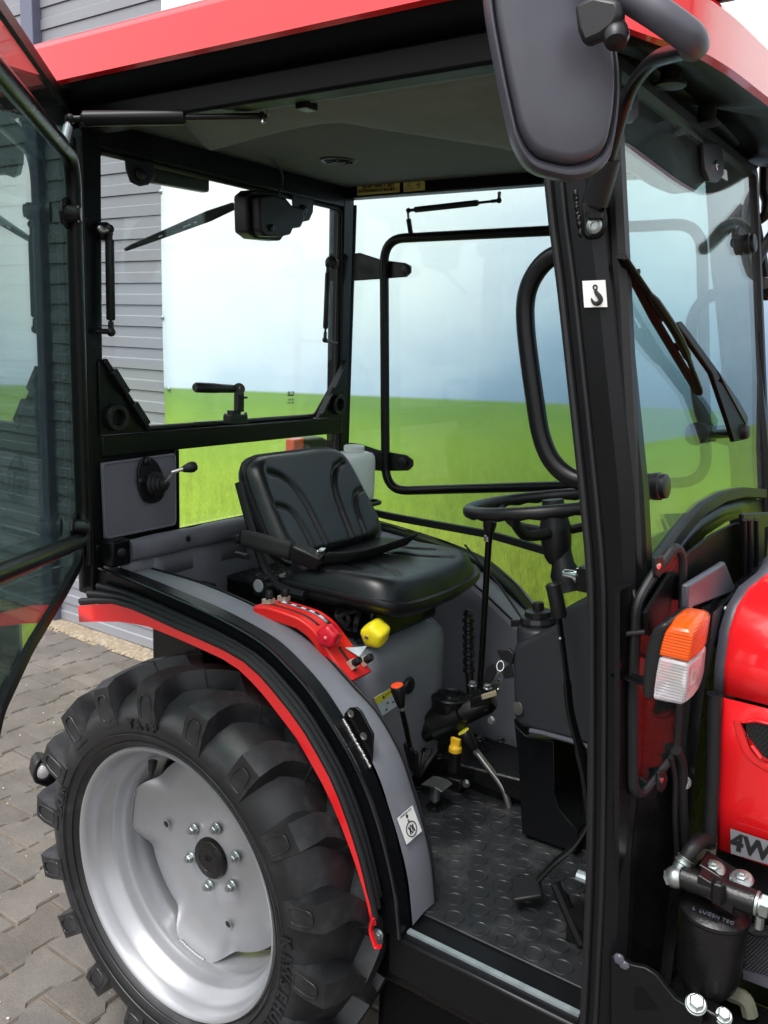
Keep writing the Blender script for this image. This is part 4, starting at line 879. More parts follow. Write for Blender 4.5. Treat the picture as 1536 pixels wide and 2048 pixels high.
q.tube([on(qd, .5, .10), on(qd, .5, .18)], .0024, 6); q.prism([on(qd, .42, .17), on(qd, .58, .17), on(qd, .5, .25)], n_*.0006)
part('sticker_symbol', q, INK, hsx, ang=60)
text('sticker_print', 'DIFFERENTIAL LOCK', .0045, INK, on(qd, .5, .05), qd[1]-qd[0], qd[0]-qd[3], hsx, .0002)
# transmission housing in the tunnel
q = MB(); q.box((.15, .13, .55), (.60, .34, .60)); tm = part('transmission', q, CAST, T, bev=.012)
def pxprism(name, l, Y, dep, m, par, bev=.004): q = MB(); q.prism(pts(l, Y=Y), (0, dep, 0)); return part(name, q, m, par, bev=bev)
pxprism('housing_plate', [(822, 1528), (838, 1505), (900, 1516), (925, 1530), (1046, 1560), (1046, 1604), (1010, 1592), (925, 1560), (840, 1540)], .09, .16, CAST, tm, .006)
pxprism('housing_block', [(838, 1540), (922, 1562), (922, 1590), (838, 1572)], .075, .1, CAST, tm, .006)
pxprism('shift_cover', [(925, 1548), (945, 1530), (1046, 1558), (1046, 1606), (925, 1585)], .115, .14, CAST, tm, .006)
c = p(900, 1400, Y=.10); q = MB(); q.lathe([(.044, -.055), (.048, -.02), (.048, -.004), (.050, 0), (.050, .010), (.046, .014), (.044, .011), (.018, .011), (.016, .014), (.001, .014)], c, (0, 0, 1), 32); part('oil_cover', q, CAST, tm)
for k in range(6):
    a = k*math.pi/3+.3; q = MB(); q.obox(c+Vector((math.cos(a)*.031, math.sin(a)*.031, .0125)), (math.cos(a)*.010, math.sin(a)*.010, 0), (-math.sin(a)*.003, math.cos(a)*.003, 0), (0, 0, .0022)); part('cover_rib', q, CAST, tm)
a_, b_ = p(842, 1462, Y=.06), p(985, 1395, Y=.14)
q = MB(); d = (b_-a_); q.lathe([(.024, -.004), (.028, 0), (.034, .006), (.034, .03), (.044, .034), (.044, d.length*.55), (.036, d.length*.57), (.036, d.length*.92), (.028, d.length)], a_, d, 28); part('hydraulic_cylinder', q, CAST, tm)
q = MB(); q.obox(p(968, 1392, Y=.12), (.026, .006, .012), (-.004, .03, .004), (-.003, 0, .014)); part('valve_block', q, CAST, tm, bev=.004)
q = MB(); q.obox(p(978, 1390, Y=.085), (.019, .004, .010), (-.002, .003, 0), (-.002, 0, .0065)); part('gasket', q, mat('tan_gasket', (.30, .26, .17), .7), tm, bev=.002)
for (x, y) in ((945, 1368), (975, 1374)):
    q = MB(); q.hexbolt(p(x, y, Y=.10)-Vector((0, 0, .004)), (0, 0, 1), .009, .010, .012); part('bolt', q, ZINC, tm)
for (x, y, Y_) in ((932, 1567, .068), (983, 1441, .10)):
    q = MB(); q.hexbolt(p(x, y, Y=Y_), (.2, -1, .1), .009, .008, .011); part('bolt', q, ZINC, tm)
for (x, y) in ((850, 1503), (878, 1513), (845, 1535), (960, 1478), (1003, 1480)):
    q = MB(); q.hexbolt(p(x, y, Y=.04), (0, -.3, 1), .008, .008); part('bolt', q, CAST, tm)
for k in range(5):
    q = MB(); q.tube(smoothpath([p(800+8*k, 1480+6*k, Y=-.05), p(812+6*k, 1520+8*k, Y=-.02), p(838+4*k, 1545-4*k, Y=.0), p(850+6*k, 1500, Y=.04)], 5), .006, 8); part('hydraulic_hose', q, RUB, tm)
c = p(910, 1508, Y=.0); q = MB(); q.lathe([(.016, -.045), (.016, 0), (.019, .002), (.019, .008)], c, (0, 0, 1), 20); dn_ = part('dipstick_neck', q, CAST, tm)
q = MB(); q.lathe([(.0165, .006), (.0175, .010), (.0165, .020), (.012, .024), (.001, .025)], c, (0, 0, 1), 20); q.obox(c+Vector((0, 0, .032)), (.013, .0, 0), (0, .005, 0), (0, 0, .012)); part('dipstick_cap', q, YELD, tm, bev=.002)
def cone_knob(name, top, bot, r, cap, par):
    d = V(top)-V(bot); L = d.length; q = MB(); q.lathe([(r*.45, 0), (r*.55, L*.05), (r*.8, L*.4), (r, L*.8), (r*.98, L*.95), (r*.9, L)], bot, d, 24); o = part(name, q, PLASTIC, par)
    q = MB(); q.lathe([(r*.9, L*.985), (r*.84, L*1.03), (r*.3, L*1.05), (.0005, L*1.05)], bot, d, 24); part('knob_insert', q, cap, o); return o
t_, b_ = p(794, 1371, Y=-.24), p(803, 1414, Y=-.23)
lv = cone_knob('range_lever', t_, b_, .0165, ORG, T)
q = MB(); q.cyl(b_, p(804, 1421, Y=-.23), .008, 6); part('lock_nut', q, ZINC, lv)
q = MB(); q.tube([p(804, 1420, Y=-.23), p(820, 1492, Y=-.19)], .0065, 10); part('lever_rod', q, DBLACK, lv)
t_, b_ = p(927, 1463, Y=.075), p(950, 1499, Y=.085)
lv = cone_knob('gear_lever', t_, b_, .019, YLAB2, T)
q = MB(); q.cyl(b_, b_+(b_-t_).normalized()*.010, .009, 6); part('lock_nut', q, STEEL, lv)
q = MB(); q.tube(fillet([p(953, 1504, Y=.087), p(1010, 1578, Y=.098), p(1021, 1625, Y=.098)], .03), .0088, 12); part('lever_rod', q, STEEL, lv)
q = MB(); q.tube([p(982, 1046, Y=.09), p(977, 1090, Y=.095), p(960, 1378, Y=.14)], .0085, 12); lv = part('hand_throttle', q, DBLACK, T)
q = MB(); q.lathe([(.012, 0), (.017, .02), (.017, .03), (.010, .036)], p(978, 1066, Y=.092), (.03, 0, 1), 16); part('lever_knob', q, PLASTIC, lv)
q = MB(); q.cyl(p(976, 1072, Y=.093), p(975, 1082, Y=.093), .0095, 12); part('rod_collar', q, STEEL, lv)
h0, h1 = p(938, 1345, Y=.18), p(937, 1228, Y=.20); q = MB(); L = (h1-h0).length; pr_ = []
for k in range(7): s = L*k/7; pr_ += [(.017, s+.002), (.017, s+L/7*.55), (.013, s+L/7*.65), (.013, s+L/7*.92)]
pr_ += [(.014, L), (.009, L+.012), (.001, L+.014)]
q.lathe(pr_, h0, h1-h0, 18); hbk = part('hand_brake', q, PLASTIC, T)
q = MB(); q.tube([h0, p(942, 1400, Y=.17), p(952, 1420, Y=.16)], .012, 10); part('lever_rod', q, DBLACK, hbk)
# differential lock pedal
q = MB(); fz = .5515; bp0 = p(869, 1617, Z=fz); tpz = p(874, 1567, Y=bp0.y)
q.lathe([(.022, 0), (.022, .004), (.010, .008), (.010, .02)], bp0, (0, 0, 1), 20); pb_ = part('lock_pedal', q, DBLACK, T)
q = MB(); q.lathe([(.008, .012), (.008, .024), (.0125, .026), (.0125, tpz.z-fz-.004)], bp0, (0, 0, 1), 18); part('pedal_stem', q, ZINC, pb_)
q = MB(); q.loft([[tpz+Vector((a*.030, b*.027, .006*(1-a*a)-(.004 if k == 0 else 0))) for a, b in ((-1, -1), (-.4, -1), (.4, -1), (1, -1), (1, 1), (.4, 1), (-.4, 1), (-1, 1))] for k in (0, 1)]); part('pedal_pad', q, ZINC, pb_, bev=.001)
# steering column and wheel
SWC = Vector((.56, 0, 1.38)); ta = R(10); e1, e2 = Vector((math.cos(ta), 0, math.sin(ta))), Vector((0, 1, 0)); sn = Vector((-math.sin(ta), 0, math.cos(ta)))
n = 96; rings = []
for k in range(n):
    a = 2*math.pi*k/n; o = e1*math.cos(a)+e2*math.sin(a); c = SWC+o*.180
    rings.append([c+o*.0145*math.cos(b)+sn*.0145*math.sin(b)*(1+(.14*(math.sin(a*24)) if math.sin(b) < -.3 else 0)) for b in [2*math.pi*j/14 for j in range(14)]])
q = MB(); q.ringloop(rings); sw = part('steering_wheel', q, PLASTIC, T, ang=70)
hub = SWC-sn*.062+e1*.012
for a in (R(155), R(35), R(270)):
    o = e1*math.cos(a)+e2*math.sin(a); q = MB(); q.tube(smoothpath([SWC+o*.178-sn*.004, SWC+o*.165-sn*.028, SWC+o*.12-sn*.055, hub+o*.02-sn*.004], 6), [.0125]*18+[.015], 10, flat=.8); part('spoke', q, PLASTIC, sw)
q = MB(); q.lathe([(.022, -.075), (.030, -.06), (.034, -.03), (.036, .0), (.034, .014), (.026, .05), (.024, .07)], hub, sn, 24); part('steering_hub', q, PLASTIC, sw)
q = MB(); q.lathe([(.036, -.14), (.032, -.12), (.034, -.1), (.026, -.08), (.024, 0)], hub, sn+Vector((-.15, 0, 0)), 24); col_ = part('steering_column', q, PLASTIC, T)
sh = [(1021,1310),(1028,1290),(1042,1282),(1105,1252),(1128,1216),(1180,1188),(1215,1180),(1215,1510),(1160,1488),(1070,1464),(1040,1455),(1026,1440)]
q = MB(); q.prism(pts(sh, Y=-.05), (.02, .17, 0)); shd = part('column_shroud', q, SHRM, T, bev=.014, seg=4)
q = MB(); q.tube(pts([(1060, 1461), (1085, 1466), (1140, 1481), (1200, 1502)], Y=-.053), .006, 8); part('shroud_edge', q, MIRP, shd)
sl = [(1027,1438),(1032,1452),(1052,1472),(1082,1478),(1108,1483),(1109,1585),(1117,1615),(1136,1640),(1156,1662),(1152,1706),(1044,1668),(1040,1600),(1036,1520)]
q = MB(); q.prism(pts(sl, Y=-.015), (0, .17, 0)); part('column_base', q, BLACK, T, bev=.006)
q = MB(); q.lathe([(.016, 0), (.0155, .002), (.010, .003), (.001, .003)], p(1036, 1417, Y=-.052), (-.35, -1, .1), 18); part('key_switch_cap', q, STEEL, shd)
c = p(1082, 1275, Y=.02); q = MB(); q.lathe([(.058, -.03), (.056, .022), (.050, .030), (.040, .034)], c, (-.12, 0, 1), 32); rs = part('fluid_reservoir', q, SHRM, T)
q = MB(); q.lathe([(.045, .032), (.046, .040), (.042, .050), (.032, .052), (.032, .064), (.022, .068), (.014, .068), (.014, .082), (.011, .085), (.001, .085)], c+Vector((-.004, 0, 0)), (-.12, 0, 1), 12); part('reservoir_cap', q, PLASTIC, rs, ang=25)
q = MB(); q.tube([p(1046, 1240, Y=.03), p(1000, 1172, Y=.10), p(930, 1090, Y=.2)], .003, 6); part('brake_pipe', q, RUB, rs)
q = MB(); q.obox(p(1035, 1246, Y=.02), (.016, 0, .004), (0, .006, 0), (-.001, 0, .008)); part('sensor_plug', q, PLASTIC, rs, bev=.002)
# parking lever
q = MB(); g0, g1 = p(1106, 1166, Y=-.13), p(1120, 1236, Y=-.13); q.lathe([(.014, 0), (.0175, .004), (.0165, .02), (.0165, (g1-g0).length-.006), (.014, (g1-g0).length)], g0, g1-g0, 18); plv = part('parking_lever', q, PLASTIC, T)
q = MB(); q.tube(smoothpath([p(1118, 1234, Y=-.13), p(1132, 1340, Y=-.13), p(1142, 1430, Y=-.13), p(1170, 1540, Y=-.13), p(1182, 1640, Y=-.13)], 6), [.009]*8+[.013]*8+[.02]*9, 10, flat=.6); part('lever_rod', q, DBLACK, plv)
q = MB(); q.ball(p(1120, 1277, Y=-.142), .004, 8); part('rivet', q, STEEL, plv)
# pedals
q = MB(); q.obox(p(1054, 1776, Y=-.24), (.024, .018, .006), (-.020, .034, 0), (-.002, -.003, .006)); pdl = part('brake_pedal', q, RUB, T, bev=.004)
q = MB(); q.tube(smoothpath([p(1076, 1760, Y=-.235), p(1110, 1725, Y=-.22), p(1150, 1690, Y=-.20), p(1182, 1640, Y=-.18)], 5), .010, 8, flat=.6); part('pedal_arm', q, DBLACK, pdl)
q = MB(); q.tube(smoothpath([p(1112, 1765, Y=-.28), p(1140, 1830, Y=-.29), p(1166, 1888, Y=-.30)], 5), .013, 8); part('pedal_lever', q, DBLACK, pdl)
q = MB(); q.tube([p(1155, 1750, Y=-.2), p(1185, 1762, Y=-.2)], .012, 10); part('pedal_pivot', q, GALV, pdl)
# door striker on the near pillar
q = MB(); a, b = p(1162, 1152, Y=-.43), p(1128, 1147, Y=-.425); q.lathe([(.010, 0), (.0135, .003), (.0135, .008), (.0085, .011), (.0085, (b-a).length-.004), (.0065, (b-a).length)], a, b-a, 18); skr = part('door_striker', q, CHROME, T)
q = MB(); q.obox(p(1166, 1160, Y=-.432), (.003, .004, 0), (-.002, .008, 0), (0, 0, .016)); part('striker_plate', q, WHITE, skr, bev=.001)
q = MB(); q.obox(p(1178, 1158, Y=-.43), (.016, 0, 0), (0, .014, 0), (0, 0, .022)); part('striker_block', q, DBLACK, skr, bev=.003)
# key ring hanging from the ignition
key = empty('key_ring', 'small bunch of dark keys hanging on a shiny ring beside the steering column', 'keys', tuple(p(1000, 1340, Y=-.03)))
kx = Matrix.Translation(-key.location)
def kpart(name, mb, m, bev=0): mb.v = [tuple(Vector(v)-key.location) for v in mb.v]; return part(name, mb, m, key, bev=bev)
q = MB(); c = p(1001, 1332, Y=-.05); q.tube([c+Vector((.009*math.cos(a), .003*math.sin(a), .0115*math.sin(a))) for a in [k*math.pi/10 for k in range(20)]], .0016, 6, closed=True); kpart('split_ring', q, CHROME)
q = MB(); c = p(998, 1356, Y=-.05); q.tube([c+Vector((.005*math.cos(a), .005*math.cos(a), .013*math.sin(a))) for a in [k*math.pi/10 for k in range(20)]], .0012, 6, closed=True); kpart('wire_loop', q, STEEL)
q = MB(); q.prism(pts([(992, 1300), (1018, 1298), (1028, 1308), (1024, 1330), (1000, 1318)], Y=-.055), (0, .010, 0)); kpart('key_head', q, RUB, .003)
q = MB(); q.prism(pts([(972, 1335), (988, 1326), (992, 1345), (980, 1368), (966, 1366)], Y=-.04), (0, .006, 0)); kpart('key_fob', q, RUB, .002)
q = MB(); q.prism(pts([(1004, 1338), (1022, 1326), (1026, 1355), (1008, 1358)], Y=-.052), (0, .006, 0)); kpart('key_fob', q, RUB, .002)
q = MB(); q.tube([p(998, 1358, Y=-.05), p(996, 1376, Y=-.05)], .0025, 6); q.ball(p(996, 1378, Y=-.05), .0035, 8); kpart('chain_bead', q, CHROME)
# washer bottle
q = MB(); c = Vector((-.29, .40, 0)); sec = lambda z, k: rr(c.x, c.y, .052*k, .066*k, 4.5, z, 40)
q.loft([sec(1.222, .86), sec(1.226, .97), sec(1.24, 1), sec(1.345, 1), sec(1.362, .97), sec(1.374, .86), sec(1.379, .60)]); btl = part('washer_bottle', q, TANK, T, ang=50)
q = MB(); q.lathe([(.031, 0), (.033, .002), (.033, .017), (.030, .020), (.001, .020)], (c.x, c.y, 1.379), (0, 0, 1), 28); part('bottle_cap', q, TANK, btl)
q = MB(); q.tube(fillet([(c.x+.05, c.y-.10, 1.212), (c.x+.07, c.y-.06, 1.215), (c.x+.07, c.y+.07, 1.215), (c.x-.04, c.y+.08, 1.215)], .03), .007, 8); q.tube([(c.x, c.y-.06, 1.214), (c.x, c.y+.07, 1.214)], .006, 8); part('bottle_bracket', q, RUB, btl)
# rear lamp far side
q = MB(); q.prism(pts([(588, 880), (610, 876), (606, 905), (588, 905)], X=-.62), (-.04, 0, 0)); tl = part('tail_lamp', q, lens('red_orange_lens', (.75, .10, .03), .2), T, bev=.004)
q = MB(); q.prism(pts([(610, 878), (645, 874), (664, 884), (664, 905), (608, 905)], X=-.62), (-.05, 0, 0)); part('lamp_housing', q, PLASTIC, tl, bev=.006)
# ================================================================== DOORS
DH = Vector((-.43, -.525, 0)); DU = Vector((math.sqrt(.5), -math.sqrt(.5), 0)); DN = Vector((math.sqrt(.5), math.sqrt(.5), 0))
def door(hinge, u, n, inset_px, name, label):
    D = lambda L, z, off=0: hinge+u*L+n*off+Vector((0, 0, z))
    outl = [(-.025, 2.216), (1.12, 2.216), (1.165, 1.98), (1.275, 1.42), (1.31, 1.0), (1.325, .58), (.985, .57), (.98, .80), (.95, .98), (.90, 1.07), (.80, 1.135), (.58, 1.158), (.22, 1.160), (.03, 1.168), (-.02, 1.20)]
    q = MB(); q.prism([D(L, z) for L, z in outl], n*-.005); d = part(name, q, GLASSD if u.x < .9 else GLASSF, T, label=label)
    q = MB(); ol = fillet([D(L, z, -.0025) for L, z in outl], .03, closed=True)
    q.sweep(ol, [(-.010, -.008), (.012, -.008), (.014, 0), (.012, .008), (-.010, .008)], n, closed=True); part('door_seal', q, RUB, d, ang=30)
    return d, D
nd, ND = door(DH, DU, DN, None, 'door', 'open door with tinted glass')
fd, FD = door(Vector((-.43, .515, 0)), Vector((1, 0, 0)), Vector((0, -1, 0)), None, 'door', 'closed door on the far side')
OFF = .034; dpl = (DN, DH+DN*OFF)
a = p(140, 700, pl=dpl); Lh = (a-DH).dot(DU)
top = [p(0, 152, pl=dpl), p(122, 285, pl=dpl)]; print('near door tube L', Lh, [((v-DH).dot(DU), v.z) for v in top], [((v-DH).dot(DU), v.z) for v in (p(140, 1090, pl=dpl), p(0, 1144, pl=dpl))])
zt = sum(v.z for v in top)/2; Lh = .165
zm = p(0, 1148, pl=dpl).z; Lm = (p(0, 1148, pl=dpl)-DH).dot(DU); z_at = lambda L: zm+.163*(L-Lm)
loop = [ND(Lh, zt, OFF), ND(1.09, zt, OFF), ND(1.12, 1.9, OFF), ND(1.20, z_at(1.20), OFF), ND(Lh, z_at(Lh), OFF)]
q = MB(); q.tube(fillet(loop, .075, 8, closed=True), .0165, 14, closed=True); part('door_frame', q, BLACK, nd)
for (L, z, sgn) in ((.075, 1.96, -1), (.075, 1.30, 1)):
    q = MB(); o_ = [(-.03, -.035*sgn+.02*sgn), (-.03, .03*sgn), (.0, .035*sgn), (.16, .022*sgn), (.175, .0), (.16, -.022*sgn), (.02, -.06*sgn)]
    q.prism([ND(L+a, z+b, .018) for a, b in o_], DN*.007); hg = part('door_hinge', q, PLASTIC, nd, bev=.002)
    q = MB(); q.cyl(ND(L+.14, z, .022), ND(L+.14, z, .05), .017, 18); q.cyl(ND(L+.14, z, .05), ND(L+.14, z, .056), .013, 18); part('hinge_knob', q, PLASTIC, hg)
    q = MB(); q.cyl(ND(L+.14, z, -.004), ND(L+.14, z, -.012), .02, 18); part('hinge_cap', q, MIRP, hg)
    for k in (-.02, .012):
        q = MB(); q.hexbolt(ND(L+.03, z+k, .025), DN, .006, .006); part('bolt', q, STEEL, hg)
# far door frame, hinges, strut
FY = .485
loop = pts([(772, 935), (772, 478)], Y=FY)
fl_ = [p(771, 986, Y=FY), p(768, 478, Y=FY), p(1108, 461, Y=FY)]; xr = .70
e0 = p(1128, 972, Y=FY); s0_ = p(815, 981, Y=FY)
tr_ = fl_[1]+(fl_[2]-fl_[1])*((xr-fl_[1].x)/(fl_[2].x-fl_[1].x)); br_ = s0_+(e0-s0_)*((xr+.08-s0_.x)/(e0.x-s0_.x)); bl_ = s0_+(e0-s0_)*((fl_[0].x-s0_.x)/(e0.x-s0_.x))
q = MB(); q.tube(fillet([bl_, fl_[1], tr_, br_], [.085, .075, .07, .07], 8, closed=True), .0145, 14, closed=True); part('door_frame', q, BLACK, fd)
for l, k in (([(707, 507), (722, 506), (765, 520), (812, 526), (824, 532), (824, 546), (815, 554), (765, 558), (710, 562)], (814, 540)), ([(700, 885), (722, 888), (760, 900), (815, 910), (828, 920), (828, 932), (818, 941), (765, 942), (705, 935)], (806, 925))):
    q = MB(); q.prism(pts(l, Y=.503), (0, -.007, 0)); hg = part('door_hinge', q, PLASTIC, fd, bev=.003)
    q = MB(); q.lathe([(.017, 0), (.017, .006), (.012, .008), (.001, .0085)], p(*k, Y=.494), (0, -1, 0), 18); part('hinge_knob', q, PLASTIC, hg)
q = MB(); q.box((.02, 0, 0), (.021, .001, .001))
strut(p(817, 421, Y=.475), p(998, 401, Y=.46), .72, .0088, .0038, ball=.008)
q = MB(); q.tube([p(822, 470, Y=.482), p(817, 438, Y=.476)], .0075, 10); part('strut_post', q, BLACK, fd)
q = MB(); q.cyl(p(817, 438, Y=.476), p(816, 424, Y=.475), .0038, 8); part('strut_stud', q, STEEL, fd)
q = MB(); q.cyl(p(998, 402, Y=.46), p(999, 384, Y=.462), .005, 8); part('strut_stud', q, STEEL, T)
# near gas strut
sa = p(140, 238, pl=(DN, DH+DN*.05)); sb = p(526, 232, Y=-.44)
strut(sa, sb, .54, .0145, .0062, BLACK, ball=.010)
q = MB(); q.cyl(p(126, 295, pl=(DN, DH+DN*.04)), p(136, 254, pl=(DN, DH+DN*.047)), .009, 14); part('strut_post', q, GALV, nd)
q = MB(); q.cyl(p(136, 254, pl=(DN, DH+DN*.047)), p(138, 243, pl=(DN, DH+DN*.048)), .009, 14, r2=.005); part('strut_stud', q, CHROME, nd)
q = MB(); q.lathe([(.006, -.02), (.006, -.006), (.010, -.005), (.010, .003), (.006, .005), (.005, .02)], p(527, 224, Y=-.44), (0, 0, 1), 14); part('strut_stud', q, CHROME, T)
q = MB(); q.box((.185, -.465, 2.155), (.215, -.43, 2.17)); part('strut_bracket', q, BLACK, T, bev=.003)
# ================================================================== WINDSCREEN AND FRONT
WN, WO = Vector((1, 0, .15)).normalized(), Vector((.897, 0, 1.57)); WP = lambda off=0: (WN, WO+WN*off)
w = lambda x, y, off=0: p(x, y, pl=WP(off))
def wz(Y, z, off=0): return Vector((.897-.15*(z-1.57), Y, z))+WN*off
archpx = [(1262, 1165), (1290, 1150), (1316, 1118), (1345, 1078), (1372, 1044), (1400, 1016), (1440, 993), (1480, 984), (1536, 988)]
arch = [w(*c) for c in archpx]; print('arch', [tuple(round(v, 3) for v in c) for c in arch])
outl = [wz(-.468, 2.15), wz(-.475, arch[0].z+.02)]+arch[1:]+[wz(.475, 1.365), wz(.462, 2.15)]
q = MB(); q.prism(outl, WN*.005); wsn = part('windscreen', q, GLASSW, T)
q = MB(); sl = fillet([v+WN*.003 for v in outl], .02, closed=True); q.sweep(sl, [(-.013, -.010), (.012, -.010), (.014, 0), (.010, .011), (-.010, .011)], WN, closed=True); part('windscreen_seal', q, RUB, wsn, ang=30)
def pane(name, l, off, th, m, par=None, bev=.002): q = MB(); q.prism([w(x, y, off) for x, y in l], WN*th); return part(name, q, m, par or T, bev=bev)
# wiper
pane('wiper_arm', [(1343, 652), (1352, 644), (1368, 664), (1426, 742), (1434, 752), (1424, 766), (1418, 760), (1414, 748), (1362, 676)], .030, .010, RAILB, wsn)
waf = [w(x, y, .030) for x, y in ((1436, 768), (1424, 744), (1466, 802), (1485, 836), (1483, 853))]; wab = [w(x, y, .030) for x, y in ((1418, 758), (1436, 768), (1483, 853), (1481, 880), (1460, 884), (1448, 845))]
war = wsn.children[-1] if False else [o for o in wsn.children if o.name.startswith('wiper_arm')][0]
for nm_, pl_ in (('arm_top', waf), ('arm_shaded_side', wab)):
    q = MB(); q.prism(pl_, WN*.012 if nm_ == 'arm_top' else WN*.009); part(nm_, q, PLASTIC if nm_ == 'arm_top' else RAILB, wsn, bev=.001)  # darker flat piece paints the shaded side of the arm
q = MB(); q.lathe([(.016, 0), (.016, .018), (.012, .022), (.001, .023)], w(1476, 864, .03), WN, 18); part('arm_cap', q, PLASTIC, war)
q = MB(); q.tube([w(1243, 512, .014), w(1310, 640, .014), w(1397, 786, .014)], .009, 8, flat=.6); part('wiper_blade', q, RAILB, war)
q = MB(); q.tube(smoothpath([w(1250, 515, .024), w(1300, 588, .030), w(1350, 662, .036), w(1378, 722, .030), w(1402, 782, .022)], 5), [.004]*6+[.0075]*9+[.004]*6, 8)
q.tube(smoothpath([w(1280, 568, .018), w(1300, 590, .030), w(1322, 640, .018)], 5), .0045, 8); q.tube(smoothpath([w(1352, 690, .018), w(1376, 715, .030), w(1392, 768, .018)], 5), .0045, 8)
for t in (.1, .35, .6, .85):
    a, b = w(1243, 512, .014), w(1397, 786, .014); c = a.lerp(b, t); q.cyl(c, c+WN*.014, .004, 8)
part('blade_bridge', q, RAILB, war)
q = MB(); a, b = w(1390, 868, -.03), w(1455, 868, -.02); d = b-a; q.lathe([(.018, 0), (.024, .006), (.024, .03), (.017, .034), (.017, d.length*.7), (.02, d.length*.74), (.02, d.length)], a, d, 20); wm2 = part('wiper_motor', q, PLASTIC, T)
q = MB(); q.obox(w(1418, 872, -.02), (.006, 0, 0), (0, .012, 0), (0, 0, .020)); part('motor_bracket', q, DBLACK, wm2, bev=.003)
q = MB(); q.cyl(w(1470, 866, -.03), w(1470, 866, .03), .010, 12); part('wiper_spindle', q, DBLACK, wm2)
for (x, y) in ((1302, 973), (1534, 892), (1486, 490)):
    q = MB(); q.lathe([(.020, -.016), (.022, -.012), (.022, 0), (.018, .001)], w(x, y, 0), WN, 24)
    q.lathe([(.023, .005), (.0235, .016), (.021, .018), (.021, .021), (.0205, .026), (.017, .028), (.001, .028)], w(x, y, 0), WN, 28); part('glass_knob', q, PLASTIC, wsn)
pane('hinge_plate', [(1398, 288), (1432, 288), (1440, 320), (1440, 352), (1428, 366), (1412, 364), (1402, 340)], .010, .008, PLASTIC, wsn)
q = MB(); q.lathe([(.010, 0), (.010, .004), (.005, .005), (.0001, .003)], w(1431, 331, .018), WN, 14); part('screw', q, CHROME, wsn)
pane('hinge_plate', [(1232, 176), (1262, 172), (1268, 200), (1268, 232), (1256, 248), (1240, 246), (1234, 220)], .010, .008, PLASTIC, wsn)
q = MB(); q.lathe([(.010, 0), (.010, .004), (.005, .005), (.0001, .003)], w(1255, 207, .018), WN, 14); part('screw', q, CHROME, wsn)
pane('glass_sticker', [(1437, 333), (1453, 341), (1455, 362), (1441, 353)], .0065, .0006, WHITEB, wsn, 0)
text('glass_marking', 'SLD\n43R', .016, INK, w(1292, 1032, .0055), (0, 1, 0), (0, 0, 1), wsn, .0002)
# dark panel added inside to darken the top of the windscreen
q = MB(); vz = [(1236, 215), (1300, 238), (1400, 300), (1424, 330), (1412, 362), (1390, 384), (1350, 388), (1310, 372), (1270, 345), (1236, 330)]
q.prism(pts(vz, X=.735), (-.012, 0, 0)); part('glass_top_darkener', q, PLASTIC, T, bev=.004)
# grab handles on both front pillars
gp = [(1122, 507), (1100, 516), (1078, 537), (1060, 568), (1051, 606), (1052, 660), (1060, 730), (1070, 800), (1080, 862), (1096, 908), (1118, 938), (1146, 957), (1172, 964)]
G = smoothpath(pts(gp, Y=-.478), 4)
q = MB(); q.tube(G, .0155, 14); part('grab_handle', q, BLACK, T)
q = MB(); q.tube([Vector((v.x, -v.y, v.z)) for v in G], .0155, 14); part('grab_handle', q, BLACK, T)
